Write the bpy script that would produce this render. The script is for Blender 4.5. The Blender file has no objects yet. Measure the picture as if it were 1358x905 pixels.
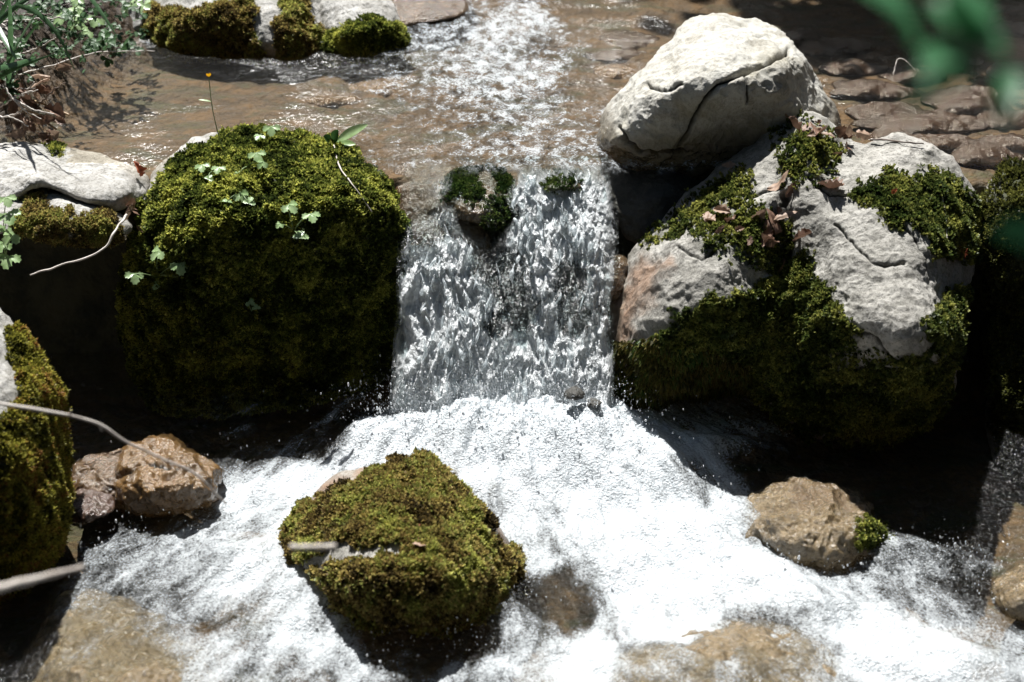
import bpy, math, random
import numpy as np
from mathutils import Vector, Matrix

random.seed(7)
RNG = np.random.default_rng(11)
R = math.radians
scene = bpy.context.scene
COL = scene.collection

# ------------------------------------------------------------------ camera, sky, sun, exposure
CAM_Z, PITCH, FOCAL = 2.2, 30.0, 50.0
cam_d = bpy.data.cameras.new('camera'); cam = bpy.data.objects.new('camera', cam_d); COL.objects.link(cam)
cam.location = (0, 0, CAM_Z); cam.rotation_euler = (R(90 - PITCH), 0, 0)
cam_d.lens = FOCAL; cam_d.sensor_width = 36; cam_d.clip_start = 0.05; cam_d.clip_end = 500
cam_d.dof.use_dof = True; cam_d.dof.focus_distance = 4.0; cam_d.dof.aperture_fstop = 2.4
scene.camera = cam

SUN = Vector((-0.14, 0.47, 0.87)).normalized()          # towards the sun
SUN_EL = math.asin(SUN.z); SUN_AZ = math.atan2(SUN.x, SUN.y)
w = bpy.data.worlds.new('World'); scene.world = w; w.use_nodes = True
nt = w.node_tree
sky = nt.nodes.new('ShaderNodeTexSky'); sky.sky_type = 'NISHITA'; sky.sun_disc = False
sky.sun_elevation = SUN_EL; sky.sun_rotation = SUN_AZ
nt.links.new(sky.outputs[0], nt.nodes['Background'].inputs[0])
nt.nodes['Background'].inputs[1].default_value = 0.05
sun_d = bpy.data.lights.new('sun', 'SUN'); sun_d.energy = 5.0; sun_d.angle = R(0.53); sun_d.color = (1, 0.985, 0.95)
sun = bpy.data.objects.new('sun', sun_d); COL.objects.link(sun)
sun.rotation_euler = SUN.to_track_quat('Z', 'Y').to_euler(); sun.location = (-2, 4, 8)
scene.view_settings.view_transform = 'Standard'; scene.view_settings.look = 'None'
scene.view_settings.exposure = 1.08; scene.view_settings.gamma = 1.0
scene.view_settings.use_curve_mapping = False
cy = scene.cycles
cy.max_bounces = 6; cy.diffuse_bounces = 3; cy.glossy_bounces = 2; cy.transmission_bounces = 3
cy.transparent_max_bounces = 10; cy.caustics_reflective = False; cy.caustics_refractive = False
cy.sample_clamp_indirect = 4.0
cy.use_denoising = True; cy.denoiser = 'OPENIMAGEDENOISE'; cy.denoising_input_passes = 'RGB_ALBEDO_NORMAL'
cy.sample_clamp_direct = 12.0; cy.use_adaptive_sampling = True; cy.adaptive_threshold = 0.02

# ------------------------------------------------------------------ geometry of the view (for laying out real positions)
KPX = 36.0 / FOCAL / 1358.0
CP, SP = math.cos(R(PITCH)), math.sin(R(PITCH))
def rays(px, py):
    px = np.asarray(px, float); py = np.asarray(py, float)
    a = (px - 679.0) * KPX; b = -(py - 452.5) * KPX
    return np.stack([a, CP + b * SP, -SP + b * CP], -1)
def atY(px, py, Y):
    d = rays(px, py); return np.array([0, 0, CAM_Z]) + d * (np.asarray(Y, float) / d[..., 1])[..., None]
def atZ(px, py, z):
    d = rays(px, py); return np.array([0, 0, CAM_Z]) + d * ((np.asarray(z, float) - CAM_Z) / d[..., 2])[..., None]
def atD(px, py, D):                                     # at a distance from the lens
    d = rays(px, py); return np.array([0, 0, CAM_Z]) + d * D
def project(P):
    P = np.asarray(P, float); q = P - np.array([0, 0, CAM_Z])
    dep = q[..., 1] * CP - q[..., 2] * SP
    up = q[..., 1] * SP + q[..., 2] * CP
    return 679 + q[..., 0] / dep / KPX, 452.5 - up / dep / KPX

# ------------------------------------------------------------------ noise
def _h(i, j, k, s):
    n = (i * 374761393 + j * 668265263 + k * 2147483647 + s * 1274126177).astype(np.int64) & 0x7fffffff
    n = ((n ^ (n >> 13)) * 1274126177) & 0x7fffffff
    n = ((n ^ (n >> 16)) * 668265263) & 0x7fffffff
    return n ^ (n >> 15)
def pn(p, seed=0):
    p = np.asarray(p, float); i0 = np.floor(p).astype(np.int64); f = p - i0
    u = f * f * f * (f * (f * 6 - 15) + 10); out = np.zeros(p.shape[:-1])
    for dx in (0, 1):
        for dy in (0, 1):
            for dz in (0, 1):
                h = _h(i0[..., 0] + dx, i0[..., 1] + dy, i0[..., 2] + dz, seed)
                gx = (h & 255) / 127.5 - 1; gy = ((h >> 8) & 255) / 127.5 - 1; gz = ((h >> 16) & 255) / 127.5 - 1
                d = gx * (f[..., 0] - dx) + gy * (f[..., 1] - dy) + gz * (f[..., 2] - dz)
                wt = (u[..., 0] if dx else 1 - u[..., 0]) * (u[..., 1] if dy else 1 - u[..., 1]) * (u[..., 2] if dz else 1 - u[..., 2])
                out += d * wt
    return out
def fbm(p, octs=4, seed=0, gain=0.5, kind=0):
    a, s, o = 1.0, 0.0, 0.0; p = np.asarray(p, float)
    for k in range(octs):
        n = pn(p * 2.03 ** k, seed + k * 17)
        if kind == 1: n = np.abs(n) * 2 - 0.4
        if kind == 2: n = 0.4 - np.abs(n) * 2
        o = o + n * a; s += a; a *= gain
    return o / s
def sstep(a, b, x):
    t = np.clip((x - a) / (b - a), 0, 1); return t * t * (3 - 2 * t)
def poly_sd(px, py, poly):                              # signed distance, inside positive
    P = np.asarray(poly, float); n = len(P); d = np.full(px.shape, 1e9); ins = np.zeros(px.shape, bool)
    for i in range(n):
        a, b = P[i], P[(i + 1) % n]; e = b - a
        t = np.clip(((px - a[0]) * e[0] + (py - a[1]) * e[1]) / (e @ e + 1e-9), 0, 1)
        d = np.minimum(d, np.hypot(px - a[0] - t * e[0], py - a[1] - t * e[1]))
        c = (a[1] > py) != (b[1] > py)
        with np.errstate(divide='ignore', invalid='ignore'):
            ins ^= c & (px < (b[0] - a[0]) * (py - a[1]) / (b[1] - a[1] + 1e-12) + a[0])
    return np.where(ins, d, -d)
def line_d(px, py, pts):
    d = np.full(px.shape, 1e9); P = np.asarray(pts, float)
    for a, b in zip(P[:-1], P[1:]):
        e = b - a; t = np.clip(((px - a[0]) * e[0] + (py - a[1]) * e[1]) / (e @ e + 1e-9), 0, 1)
        d = np.minimum(d, np.hypot(px - a[0] - t * e[0], py - a[1] - t * e[1]))
    return d
def catmull(P, n, closed=True):
    P = np.asarray(P, float); m = len(P); out = []
    segs = m if closed else m - 1
    for i in range(segs):
        if closed: p0, p1, p2, p3 = P[(i - 1) % m], P[i], P[(i + 1) % m], P[(i + 2) % m]
        else: p0, p1, p2, p3 = P[max(i - 1, 0)], P[i], P[i + 1], P[min(i + 2, m - 1)]
        for t in np.linspace(0, 1, 12, endpoint=False):
            out.append(0.5 * (2 * p1 + (p2 - p0) * t + (2 * p0 - 5 * p1 + 4 * p2 - p3) * t * t + (3 * p1 - p0 - 3 * p2 + p3) * t ** 3))
    if not closed: out.append(P[-1])
    out = np.array(out)
    if closed: out = np.vstack([out, out[:1]])
    s = np.r_[0, np.cumsum(np.linalg.norm(np.diff(out, axis=0), axis=1))]
    q = np.linspace(0, s[-1], n, endpoint=not closed)
    return np.stack([np.interp(q, s, out[:, k]) for k in range(out.shape[1])], -1)
def tps(ctrl):
    C = np.asarray(ctrl, float); X = C[:, :2] / 100.0; v = C[:, 2]; n = len(C)
    def U(r2): return 0.5 * r2 * np.log(r2 + 1e-9)
    r2 = ((X[:, None] - X[None]) ** 2).sum(-1); K = U(r2) + np.eye(n) * 0.02
    Pm = np.c_[np.ones(n), X]; A = np.block([[K, Pm], [Pm.T, np.zeros((3, 3))]])
    sol = np.linalg.solve(A, np.r_[v, 0, 0, 0])
    def f(px, py):
        q = np.stack([px, py], -1) / 100.0; o = sol[n] + q @ sol[n + 1:]
        for k in range(n): o = o + sol[k] * U(((q - X[k]) ** 2).sum(-1))
        return o
    return f
def kernel_map(ctrl, zval, bw):                         # scattered values smoothed over the ground plan
    C = np.asarray(ctrl, float); P = atZ(C[:, 0], C[:, 1], zval)[:, :2]
    def f(x, y):
        num = np.zeros(x.shape); den = np.full(x.shape, 1e-12)
        for (a, b), v in zip(P, C[:, 2]):
            wt = 1.0 / (((x - a) ** 2 + (y - b) ** 2) / bw ** 2 + 0.12) ** 2.2
            num += wt * v; den += wt
        return num / den
    return f

# ------------------------------------------------------------------ mesh and object helpers
def mesh_of(name, V, quads=None, tris=None, ngons=(), attrs=None, cols=None, smooth=True):
    me = bpy.data.meshes.new(name); V = np.asarray(V, np.float32)
    loops, starts, c = [], [], 0
    for F in (quads, tris):
        if F is not None and len(F):
            F = np.asarray(F, np.int32); loops.append(F.ravel()); starts.append(c + np.arange(len(F)) * F.shape[1]); c += F.size
    for g in ngons:
        loops.append(np.asarray(g, np.int32)); starts.append(np.array([c])); c += len(g)
    L = np.concatenate(loops); S = np.concatenate(starts).astype(np.int32)
    me.vertices.add(len(V)); me.vertices.foreach_set('co', V.ravel())
    me.loops.add(len(L)); me.loops.foreach_set('vertex_index', L.astype(np.int32))
    me.polygons.add(len(S)); me.polygons.foreach_set('loop_start', S)
    if smooth: me.polygons.foreach_set('use_smooth', np.ones(len(S), bool))
    for k, a in (attrs or {}).items():
        at = me.attributes.new(k, 'FLOAT', 'POINT'); at.data.foreach_set('value', np.asarray(a, np.float32))
    for k, a in (cols or {}).items():
        at = me.attributes.new(k, 'FLOAT_COLOR', 'POINT'); a = np.asarray(a, np.float32)
        at.data.foreach_set('color', np.c_[a, np.ones(len(a))].astype(np.float32).ravel())
    me.update(calc_edges=True); me.validate(); return me
def tag(o, label, cat, group=None, kind=None):
    if label: o['label'] = label
    if cat: o['category'] = cat
    if group: o['group'] = group
    if kind: o['kind'] = kind
    return o
def link(name, me, mat, parent=None, origin=None):
    o = bpy.data.objects.new(name, me); COL.objects.link(o)
    if mat: me.materials.append(mat)
    if parent: o.parent = parent
    elif origin is not None: o.location = origin
    return o
def thing_mesh(name, V, mat, label, cat, group=None, parent=None, **kw):
    V = np.asarray(V, float)
    org = np.array(parent.location) if parent else np.array([V[:, 0].mean(), V[:, 1].mean(), V[:, 2].min()])
    o = link(name, mesh_of(name, V - org, **kw), mat, parent, org)
    if not parent: tag(o, label, cat, group)
    elif label: o['label'] = label
    return o
def empty(name, loc, label, cat, group=None):
    o = bpy.data.objects.new(name, None); o.location = loc; o.empty_display_size = 0.05; COL.objects.link(o)
    return tag(o, label, cat, group)
def vnormals(V, Q):
    n = np.cross(V[Q[:, 2]] - V[Q[:, 0]], V[Q[:, 3]] - V[Q[:, 1]])
    N = np.stack([sum(np.bincount(Q[:, k], n[:, a], len(V)) for k in range(4)) for a in range(3)], -1)
    return N / (np.linalg.norm(N, axis=1, keepdims=True) + 1e-12)
def grid_quads(nr, nc, wrap=False):
    i = np.arange(nr - 1)[:, None]; j = np.arange(nc if wrap else nc - 1)[None]
    a = i * nc + j; b = i * nc + (j + 1) % nc
    return np.stack([a, b, b + nc, a + nc], -1).reshape(-1, 4)

# ------------------------------------------------------------------ materials
def newmat(name):
    m = bpy.data.materials.new(name); m.use_nodes = True; m.node_tree.nodes.clear(); return m, m.node_tree
class NT:
    def __init__(s, name):
        s.m, s.t = newmat(name); s.out = s.n('ShaderNodeOutputMaterial')
    def n(s, typ, **kw):
        nd = s.t.nodes.new(typ)
        for k, v in kw.items(): setattr(nd, k, v)
        return nd
    def l(s, a, b): s.t.links.new(a, b)
    def put(s, sock, v):
        if hasattr(v, 'is_linked') or isinstance(v, bpy.types.NodeSocket): s.l(v, sock)
        elif isinstance(v, (tuple, list)) and sock.type == 'RGBA' and len(v) == 3: sock.default_value = (*v, 1)
        else: sock.default_value = v
    def attr(s, name): return s.n('ShaderNodeAttribute', attribute_name=name)
    def coord(s): return s.n('ShaderNodeTexCoord').outputs['Object']
    def mapv(s, vec, scale):
        nd = s.n('ShaderNodeMapping'); s.l(vec, nd.inputs[0]); nd.inputs['Scale'].default_value = scale; return nd.outputs[0]
    def noise(s, vec, scale, detail=4, rough=0.55, dist=0.0):
        nd = s.n('ShaderNodeTexNoise'); s.l(vec, nd.inputs['Vector']); nd.inputs['Scale'].default_value = scale
        nd.inputs['Detail'].default_value = detail; nd.inputs['Roughness'].default_value = rough; nd.inputs['Distortion'].default_value = dist
        return nd.outputs[0]
    def voro(s, vec, scale, feat='F1', out='Distance'):
        nd = s.n('ShaderNodeTexVoronoi', feature=feat); s.l(vec, nd.inputs['Vector']); nd.inputs['Scale'].default_value = scale
        return nd.outputs[out]
    def math(s, op, a, b=0.0, c=0.0, clamp=False):
        nd = s.n('ShaderNodeMath', operation=op, use_clamp=clamp)
        for k, v in enumerate((a, b, c)): s.put(nd.inputs[k], v)
        return nd.outputs[0]
    def ramp(s, fac, a, b, lo=0.0, hi=1.0):             # smooth step lo..hi mapped from a..b
        nd = s.n('ShaderNodeMapRange', interpolation_type='SMOOTHSTEP'); s.put(nd.inputs[0], fac)
        for k, v in zip((1, 2, 3, 4), (a, b, lo, hi)): s.put(nd.inputs[k], v)
        return nd.outputs[0]
    def mix(s, fac, a, b):
        nd = s.n('ShaderNodeMix', data_type='RGBA'); s.put(nd.inputs[0], fac); s.put(nd.inputs[6], a); s.put(nd.inputs[7], b); return nd.outputs[2]
    def mul(s, a, b):
        nd = s.n('ShaderNodeMix', data_type='RGBA', blend_type='MULTIPLY'); nd.inputs[0].default_value = 1; s.put(nd.inputs[6], a); s.put(nd.inputs[7], b); return nd.outputs[2]
    def bump(s, h, strength, dist, normal=None):
        nd = s.n('ShaderNodeBump'); s.put(nd.inputs['Strength'], strength); s.put(nd.inputs['Distance'], dist); s.l(h, nd.inputs['Height'])
        if normal: s.l(normal, nd.inputs['Normal'])
        return nd.outputs[0]
    def pbsdf(s, color, rough=0.6, normal=None, spec=0.5):
        nd = s.n('ShaderNodeBsdfPrincipled'); s.put(nd.inputs['Base Color'], color); s.put(nd.inputs['Roughness'], rough)
        s.put(nd.inputs['Specular IOR Level'], spec)
        if normal: s.l(normal, nd.inputs['Normal'])
        return nd.outputs[0]
    def mixsh(s, fac, a, b):
        nd = s.n('ShaderNodeMixShader'); s.put(nd.inputs[0], fac); s.l(a, nd.inputs[1]); s.l(b, nd.inputs[2]); return nd.outputs[0]
    def done(s, sh): s.l(sh, s.out.inputs[0]); return s.m

def rock_mat(name, ca, cb, pit=(0.10, 0.09, 0.07), stain=(0.16, 0.09, 0.05), rough=0.75, moss=(0.035, 0.04, 0.01), pits=0.6, streak=False, bumpy=0.55, mott=0.75):
    t = NT(name); co = t.coord()
    big = t.noise(co, 5, 5, 0.6, 0.4); mid = t.noise(co, 22, 6, 0.65, 0.3); fine = t.noise(co, 90, 6, 0.7); grit = t.noise(co, 320, 3, 0.7)
    c = t.mix(t.ramp(big, 0.32, 0.68), ca, cb)
    lich = t.noise(co, 13, 8, 0.74, 0.3); c = t.mix(t.ramp(lich, 0.48, 0.62, 0, mott), c, tuple(.85 * x + .15 * y for x, y in zip(pit, cb)))
    spots = t.voro(co, 55); c = t.mix(t.math('MULTIPLY', t.ramp(spots, 0.22, 0.12, 0, mott), t.ramp(mid, .45, .6)), c, pit)
    if streak:
        st = t.noise(t.mapv(co, (18, 18, 90)), 1.0, 5, 0.65, 0.6); c = t.mix(t.ramp(st, 0.42, 0.62, 0, 0.55), c, stain)
    c = t.mix(t.math('MULTIPLY', t.ramp(mid, 0.50, 0.74), pits * 0.55), c, pit)
    c = t.mix(t.math('MULTIPLY', t.ramp(fine, 0.50, 0.62), pits), c, pit)
    c = t.mix(t.ramp(grit, 0.30, 0.75, 0.0, 0.35), c, tuple(min(1, x * 1.25) for x in ca))
    c = t.mix(t.attr('stain').outputs['Fac'], c, t.mix(t.ramp(mid, 0.35, 0.7), stain, tuple(x * 1.7 for x in stain)))
    wet = t.attr('wet').outputs['Fac']
    c = t.mix(wet, c, t.mul(c, (0.45, 0.40, 0.33)))
    c = t.mix(t.attr('crack').outputs['Fac'], c, (0.03, 0.028, 0.022))
    c = t.mix(t.attr('moss').outputs['Fac'], c, t.mix(t.ramp(mid, .4, .6), moss, tuple(x * .55 for x in moss)))
    h = t.math('ADD', t.math('MULTIPLY', mid, 1.2), t.math('ADD', t.math('MULTIPLY', fine, 0.55), t.math('MULTIPLY', grit, 0.16)))
    nrm = t.bump(h, bumpy, 0.014)
    rg = t.math('SUBTRACT', rough, t.math('MULTIPLY', wet, rough - 0.16))
    sh = t.pbsdf(c, rg, nrm, 0.4); pb = sh.node
    film = t.bump(t.math('ADD', t.noise(co, 34, 3, .6, .6), t.math('MULTIPLY', t.noise(co, 95, 3, .6), .6)), 0.55, 0.03)
    t.l(wet, pb.inputs['Coat Weight']); pb.inputs['Coat Roughness'].default_value = 0.12; pb.inputs['Coat IOR'].default_value = 1.5; t.l(film, pb.inputs['Coat Normal'])
    return t.done(sh)
M = {}
M['lime'] = rock_mat('pale_limestone', (0.38, 0.365, 0.335), (0.24, 0.23, 0.205), pit=(0.085, 0.08, 0.065), pits=0.85, mott=0.85, bumpy=0.7)
M['white'] = rock_mat('white_limestone', (0.44, 0.43, 0.395), (0.33, 0.315, 0.275), pit=(0.16, 0.14, 0.10), stain=(0.13, 0.115, 0.065), pits=0.42, bumpy=0.5)
M['grey'] = rock_mat('grey_limestone', (0.42, 0.41, 0.39), (0.25, 0.24, 0.22), pits=0.8)
M['brown'] = rock_mat('brown_wet_stone', (0.30, 0.21, 0.13), (0.17, 0.115, 0.065), pit=(0.06, 0.045, 0.03), rough=0.34, pits=0.55, streak=True)
M['orange'] = rock_mat('orange_wet_stone', (0.40, 0.255, 0.12), (0.25, 0.17, 0.085), pit=(0.09, 0.06, 0.03), rough=0.3, pits=0.4)
M['olive'] = rock_mat('olive_wet_stone', (0.50, 0.41, 0.27), (0.34, 0.27, 0.165), pit=(0.11, 0.09, 0.055), rough=0.3, pits=0.7, bumpy=0.9)
M['pink'] = rock_mat('pinkish_stone', (0.20, 0.13, 0.11), (0.11, 0.075, 0.065), rough=0.4, pits=0.7)
M['bedstone'] = rock_mat('bed_stone', (0.13, 0.068, 0.030), (0.07, 0.037, 0.018), pit=(0.04, 0.028, 0.018), rough=0.6, pits=0.6)
M['dark'] = rock_mat('damp_and_shade_rock', (0.055, 0.052, 0.045), (0.03, 0.028, 0.024), pit=(0.012, 0.012, 0.01), rough=0.6, pits=0.5)  # the pebbles' own dark tone; painted shade on the gap rock

def moss_mat():
    t = NT('moss_leaves'); c = t.attr('tint').outputs['Color']
    a = t.pbsdf(c, 0.5, None, 0.25)
    b = t.n('ShaderNodeBsdfTranslucent'); t.l(c, b.inputs[0])
    return t.done(t.mixsh(0.45, a, b.outputs[0]))
M['moss'] = moss_mat()
def leaf_mat(name, ca, cb, rough=0.35, trans=0.35, scale=60):
    t = NT(name); co = t.coord(); n = t.noise(co, scale, 4)
    c = t.mix(t.ramp(n, 0.35, 0.7), ca, cb)
    a = t.pbsdf(c, rough, t.bump(n, 0.3, 0.003), 0.5)
    b = t.n('ShaderNodeBsdfTranslucent'); t.l(c, b.inputs[0])
    return t.done(t.mixsh(trans, a, b.outputs[0]))
M['leaf'] = leaf_mat('pale_green_leaf', (0.37, 0.50, 0.25), (0.25, 0.38, 0.15))
M['leaf_dark'] = leaf_mat('green_leaf', (0.05, 0.12, 0.035), (0.028, 0.075, 0.02), 0.5)
M['leaf_near'] = leaf_mat('overhanging_leaf', (0.06, 0.22, 0.09), (0.035, 0.14, 0.055), 0.4, 0.5)
M['grass'] = leaf_mat('grass_blade', (0.10, 0.20, 0.09), (0.06, 0.13, 0.05), 0.35, 0.3)
M['dry'] = leaf_mat('dry_leaf', (0.22, 0.13, 0.09), (0.12, 0.065, 0.04), 0.6, 0.15)
M['dry_pale'] = leaf_mat('pale_dry_leaf', (0.36, 0.25, 0.18), (0.22, 0.14, 0.10), 0.6, 0.2)
M['dry_red'] = leaf_mat('rusty_leaf', (0.35, 0.09, 0.035), (0.2, 0.06, 0.03), 0.5, 0.2)
M['stem'] = leaf_mat('green_stem', (0.20, 0.28, 0.12), (0.14, 0.2, 0.08), 0.5, 0.0)
M['twig'] = leaf_mat('grey_twig', (0.58, 0.53, 0.48), (0.38, 0.33, 0.29), 0.6, 0.0, 30)
M['twig_dark'] = leaf_mat('dark_twig', (0.14, 0.10, 0.075), (0.07, 0.05, 0.04), 0.6, 0.0, 30)
M['straw'] = leaf_mat('dry_straw', (0.38, 0.25, 0.12), (0.25, 0.15, 0.07), 0.5, 0.0, 30)
M['petal'] = leaf_mat('yellow_petal', (0.8, 0.5, 0.01), (0.7, 0.4, 0.01), 0.3, 0.2)
M['bark'] = leaf_mat('bark', (0.10, 0.075, 0.055), (0.05, 0.04, 0.03), 0.8, 0.0, 20)

def bed_mat():
    t = NT('streambed_gravel'); co = t.coord()
    v = t.voro(co, 26); v2 = t.voro(co, 70); n = t.noise(co, 9, 6, 0.65); f = t.noise(co, 60, 5, 0.7); big = t.noise(co, 2.2, 4)
    c = t.mix(t.ramp(n, 0.35, 0.65), (0.135, 0.080, 0.034), (0.07, 0.043, 0.019))
    c = t.mix(t.ramp(t.noise(t.mapv(co, (3.0, 7.0, 1)), 1.3, 5, .6, .6), 0.50, 0.62, 0, .85), c, (0.045, 0.05, 0.02))
    c = t.mix(t.ramp(f, 0.5, 0.72), c, (0.07, 0.05, 0.03))
    c = t.mix(t.ramp(v, 0.35, 0.75, 0, 0.5), c, (0.06, 0.045, 0.03))
    c = t.mix(t.attr('soil').outputs['Fac'], c, t.mix(t.ramp(f, .4, .65), (0.028, 0.019, 0.013), (0.012, 0.009, 0.007)))
    c = t.mix(t.attr('wall').outputs['Fac'], c, t.mix(t.ramp(n, .4, .65), (0.05, 0.05, 0.03), (0.018, 0.022, 0.014)))
    h = t.math('ADD', t.math('MULTIPLY', v, -0.9), t.math('ADD', t.math('MULTIPLY', f, .6), t.math('MULTIPLY', v2, -.35)))
    return t.done(t.pbsdf(c, 0.65, t.bump(h, 0.7, 0.02), 0.3))
M['bed'] = bed_mat()

def water_mat(name, tint, fscale, glint, foam_gain, bias, lo, hi):
    """clear water: Fresnel mirror over see-through water; white aerated water where 'foam' is high"""
    t = NT(name); co = t.coord(); fl = t.n('ShaderNodeUVMap', uv_map='flow').outputs[0]
    foam = t.attr('foam').outputs['Fac']; chop = t.attr('chop').outputs['Fac']; thin = t.attr('thin').outputs['Fac']
    r1 = t.noise(fl, 24, 3, 0.6, 0.8); r2 = t.noise(co, 66, 3, 0.6, 0.5)
    bub = t.voro(co, 190, 'SMOOTH_F1'); bub2 = t.voro(co, 80, 'SMOOTH_F1')
    h = t.math('ADD', t.math('MULTIPLY', r1, 1.0), t.math('MULTIPLY', r2, 1.0))
    nrm = t.bump(h, t.math('MULTIPLY', chop, glint), 0.035)
    fre = t.n('ShaderNodeFresnel'); fre.inputs[0].default_value = 1.34; t.l(nrm, fre.inputs['Normal'])
    gl = t.n('ShaderNodeBsdfGlossy'); gl.inputs['Roughness'].default_value = 0.17; t.l(nrm, gl.inputs['Normal'])
    tr = t.n('ShaderNodeBsdfTransparent'); t.put(tr.inputs[0], t.mix(thin, tint, (1, 1, 1)))
    keep = t.math('SUBTRACT', 1.0, thin)
    clear = t.mixsh(t.math('MULTIPLY', keep, t.math('MINIMUM', t.math('MAXIMUM', fre.outputs[0], 0.025), 0.30)), tr.outputs[0], gl.outputs[0])
    # aerated water and painted glints: streaks along the flow, froth at the size of single bubbles
    fn = t.noise(fl, fscale, 5, 0.62, 0.7); fn2 = t.noise(fl, fscale * 3.5, 4, 0.65, 0.5); grain = t.noise(co, 150, 3, 0.75, 0.3)
    pat = t.math('ADD', t.math('MULTIPLY', fn, 1.75), t.math('ADD', t.math('MULTIPLY', fn2, 0.90), t.math('ADD', t.math('MULTIPLY', grain, 1.0), t.math('MULTIPLY', bub, -0.4))))
    s = t.math('ADD', t.math('MULTIPLY', foam, foam_gain), t.math('SUBTRACT', pat, bias))
    fac = t.math('MULTIPLY', t.ramp(s, lo, hi), keep)
    hb = t.math('ADD', t.math('MULTIPLY', bub, -0.5), t.math('ADD', t.math('MULTIPLY', bub2, -0.4), t.math('MULTIPLY', grain, 0.8)))
    nb = t.bump(hb, 0.65, 0.012)
    wh = t.pbsdf((0.72, 0.765, 0.80), 0.2, nb, 0.6)
    tl = t.n('ShaderNodeBsdfTranslucent'); tl.inputs[0].default_value = (0.74, 0.81, 0.85, 1); t.l(nb, tl.inputs['Normal'])
    white = t.mixsh(0.30, wh, tl.outputs[0])
    return t.done(t.mixsh(fac, clear, white))
M['pool'] = water_mat('aerated_pool_water', (0.90, 0.90, 0.85), 12, 0.75, 1.7, 2.27, 0.0, 1.0)
M['stream'] = water_mat('clear_stream_water', (0.93, 0.90, 0.84), 24, 1.15, 1.0, 2.25, 0.0, 0.7)
def set_flow(me, U, Vv):
    uvl = me.uv_layers.new(name='flow'); li = np.zeros(len(me.loops), np.int32); me.loops.foreach_get('vertex_index', li)
    uvl.data.foreach_set('uv', np.stack([U.ravel(), Vv.ravel()], -1)[li].astype(np.float32).ravel())

def fall_mat():
    t = NT('falling_water'); uv = t.n('ShaderNodeUVMap', uv_map='flow').outputs[0]
    foam = t.attr('foam').outputs['Fac']; solid = t.attr('solid').outputs['Fac']
    a = t.mapv(uv, (1, 0.42, 1))
    n1 = t.noise(a, 24, 5, 0.6, 1.6); n2 = t.noise(t.mapv(uv, (1, 0.55, 1)), 60, 4, 0.62, 1.4); n3 = t.noise(t.mapv(uv, (1, 0.16, 1)), 55, 4, 0.6, 0.5)
    rid = t.math('SUBTRACT', 1.0, t.math('MULTIPLY', t.math('ABSOLUTE', t.math('SUBTRACT', n1, 0.5)), 5.0), clamp=True)
    rid2 = t.math('SUBTRACT', 1.0, t.math('MULTIPLY', t.math('ABSOLUTE', t.math('SUBTRACT', n2, 0.5)), 6.0), clamp=True)
    pat = t.math('ADD', t.math('MULTIPLY', rid, 0.42), t.math('ADD', t.math('MULTIPLY', rid2, 0.34), t.math('MULTIPLY', n3, 0.5)))  # white ridges paint the ripple highlights along with aerated water
    s = t.math('ADD', t.math('MULTIPLY', foam, 0.95), t.math('SUBTRACT', pat, 0.98))
    fac = t.math('MULTIPLY', t.ramp(s, 0.06, 0.44), solid)
    h = t.math('ADD', t.math('MULTIPLY', n1, 1.2), t.math('ADD', t.math('MULTIPLY', n2, 0.7), t.math('MULTIPLY', n3, 0.2)))
    nrm = t.bump(h, 0.9, 0.035)
    gl = t.n('ShaderNodeBsdfGlossy'); gl.inputs['Roughness'].default_value = 0.2; t.l(nrm, gl.inputs['Normal'])
    tr = t.n('ShaderNodeBsdfTransparent'); tr.inputs[0].default_value = (0.90, 0.94, 0.94, 1)
    clear = t.mixsh(t.math('MULTIPLY', solid, 0.11), tr.outputs[0], gl.outputs[0])
    wh = t.pbsdf((0.90, 0.93, 0.945), 0.2, nrm, 0.6)
    tl = t.n('ShaderNodeBsdfTranslucent'); tl.inputs[0].default_value = (0.92, 0.95, 0.96, 1); t.l(nrm, tl.inputs['Normal'])
    return t.done(t.mixsh(fac, clear, t.mixsh(0.28, wh, tl.outputs[0])))
M['fall'] = fall_mat()
def strand_mat():
    t = NT('water_strand'); co = t.coord(); n = t.noise(co, 120, 3, 0.6); nrm = t.bump(n, 0.5, 0.01)
    gl = t.n('ShaderNodeBsdfGlossy'); gl.inputs['Roughness'].default_value = 0.15; t.l(nrm, gl.inputs['Normal'])
    tr = t.n('ShaderNodeBsdfTransparent'); tr.inputs[0].default_value = (0.93, 0.96, 0.96, 1)
    lw_ = t.n('ShaderNodeLayerWeight'); lw_.inputs[0].default_value = 0.45
    clear = t.mixsh(t.math('ADD', t.math('MULTIPLY', lw_.outputs['Facing'], 0.45), 0.06), tr.outputs[0], gl.outputs[0])
    wh = t.pbsdf((0.86, 0.90, 0.92), 0.15, nrm, 0.7)
    tl = t.n('ShaderNodeBsdfTranslucent'); tl.inputs[0].default_value = (0.88, 0.93, 0.95, 1)
    m2 = t.mixsh(0.5, wh, tl.outputs[0])
    return t.done(t.mixsh(t.ramp(t.noise(co, 45, 4, .6), .38, .62, .15, .95), clear, m2))
M['strand'] = strand_mat()
def drop_mat():
    t = NT('water_drop'); gl = t.n('ShaderNodeBsdfGlossy'); gl.inputs['Roughness'].default_value = 0.08
    df = t.pbsdf((0.85, 0.88, 0.9), 0.1, None, 0.8)
    tr = t.n('ShaderNodeBsdfTransparent')
    return t.done(t.mixsh(0.45, t.mixsh(0.3, tr.outputs[0], gl.outputs[0]), df))
M['drop'] = drop_mat()

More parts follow.
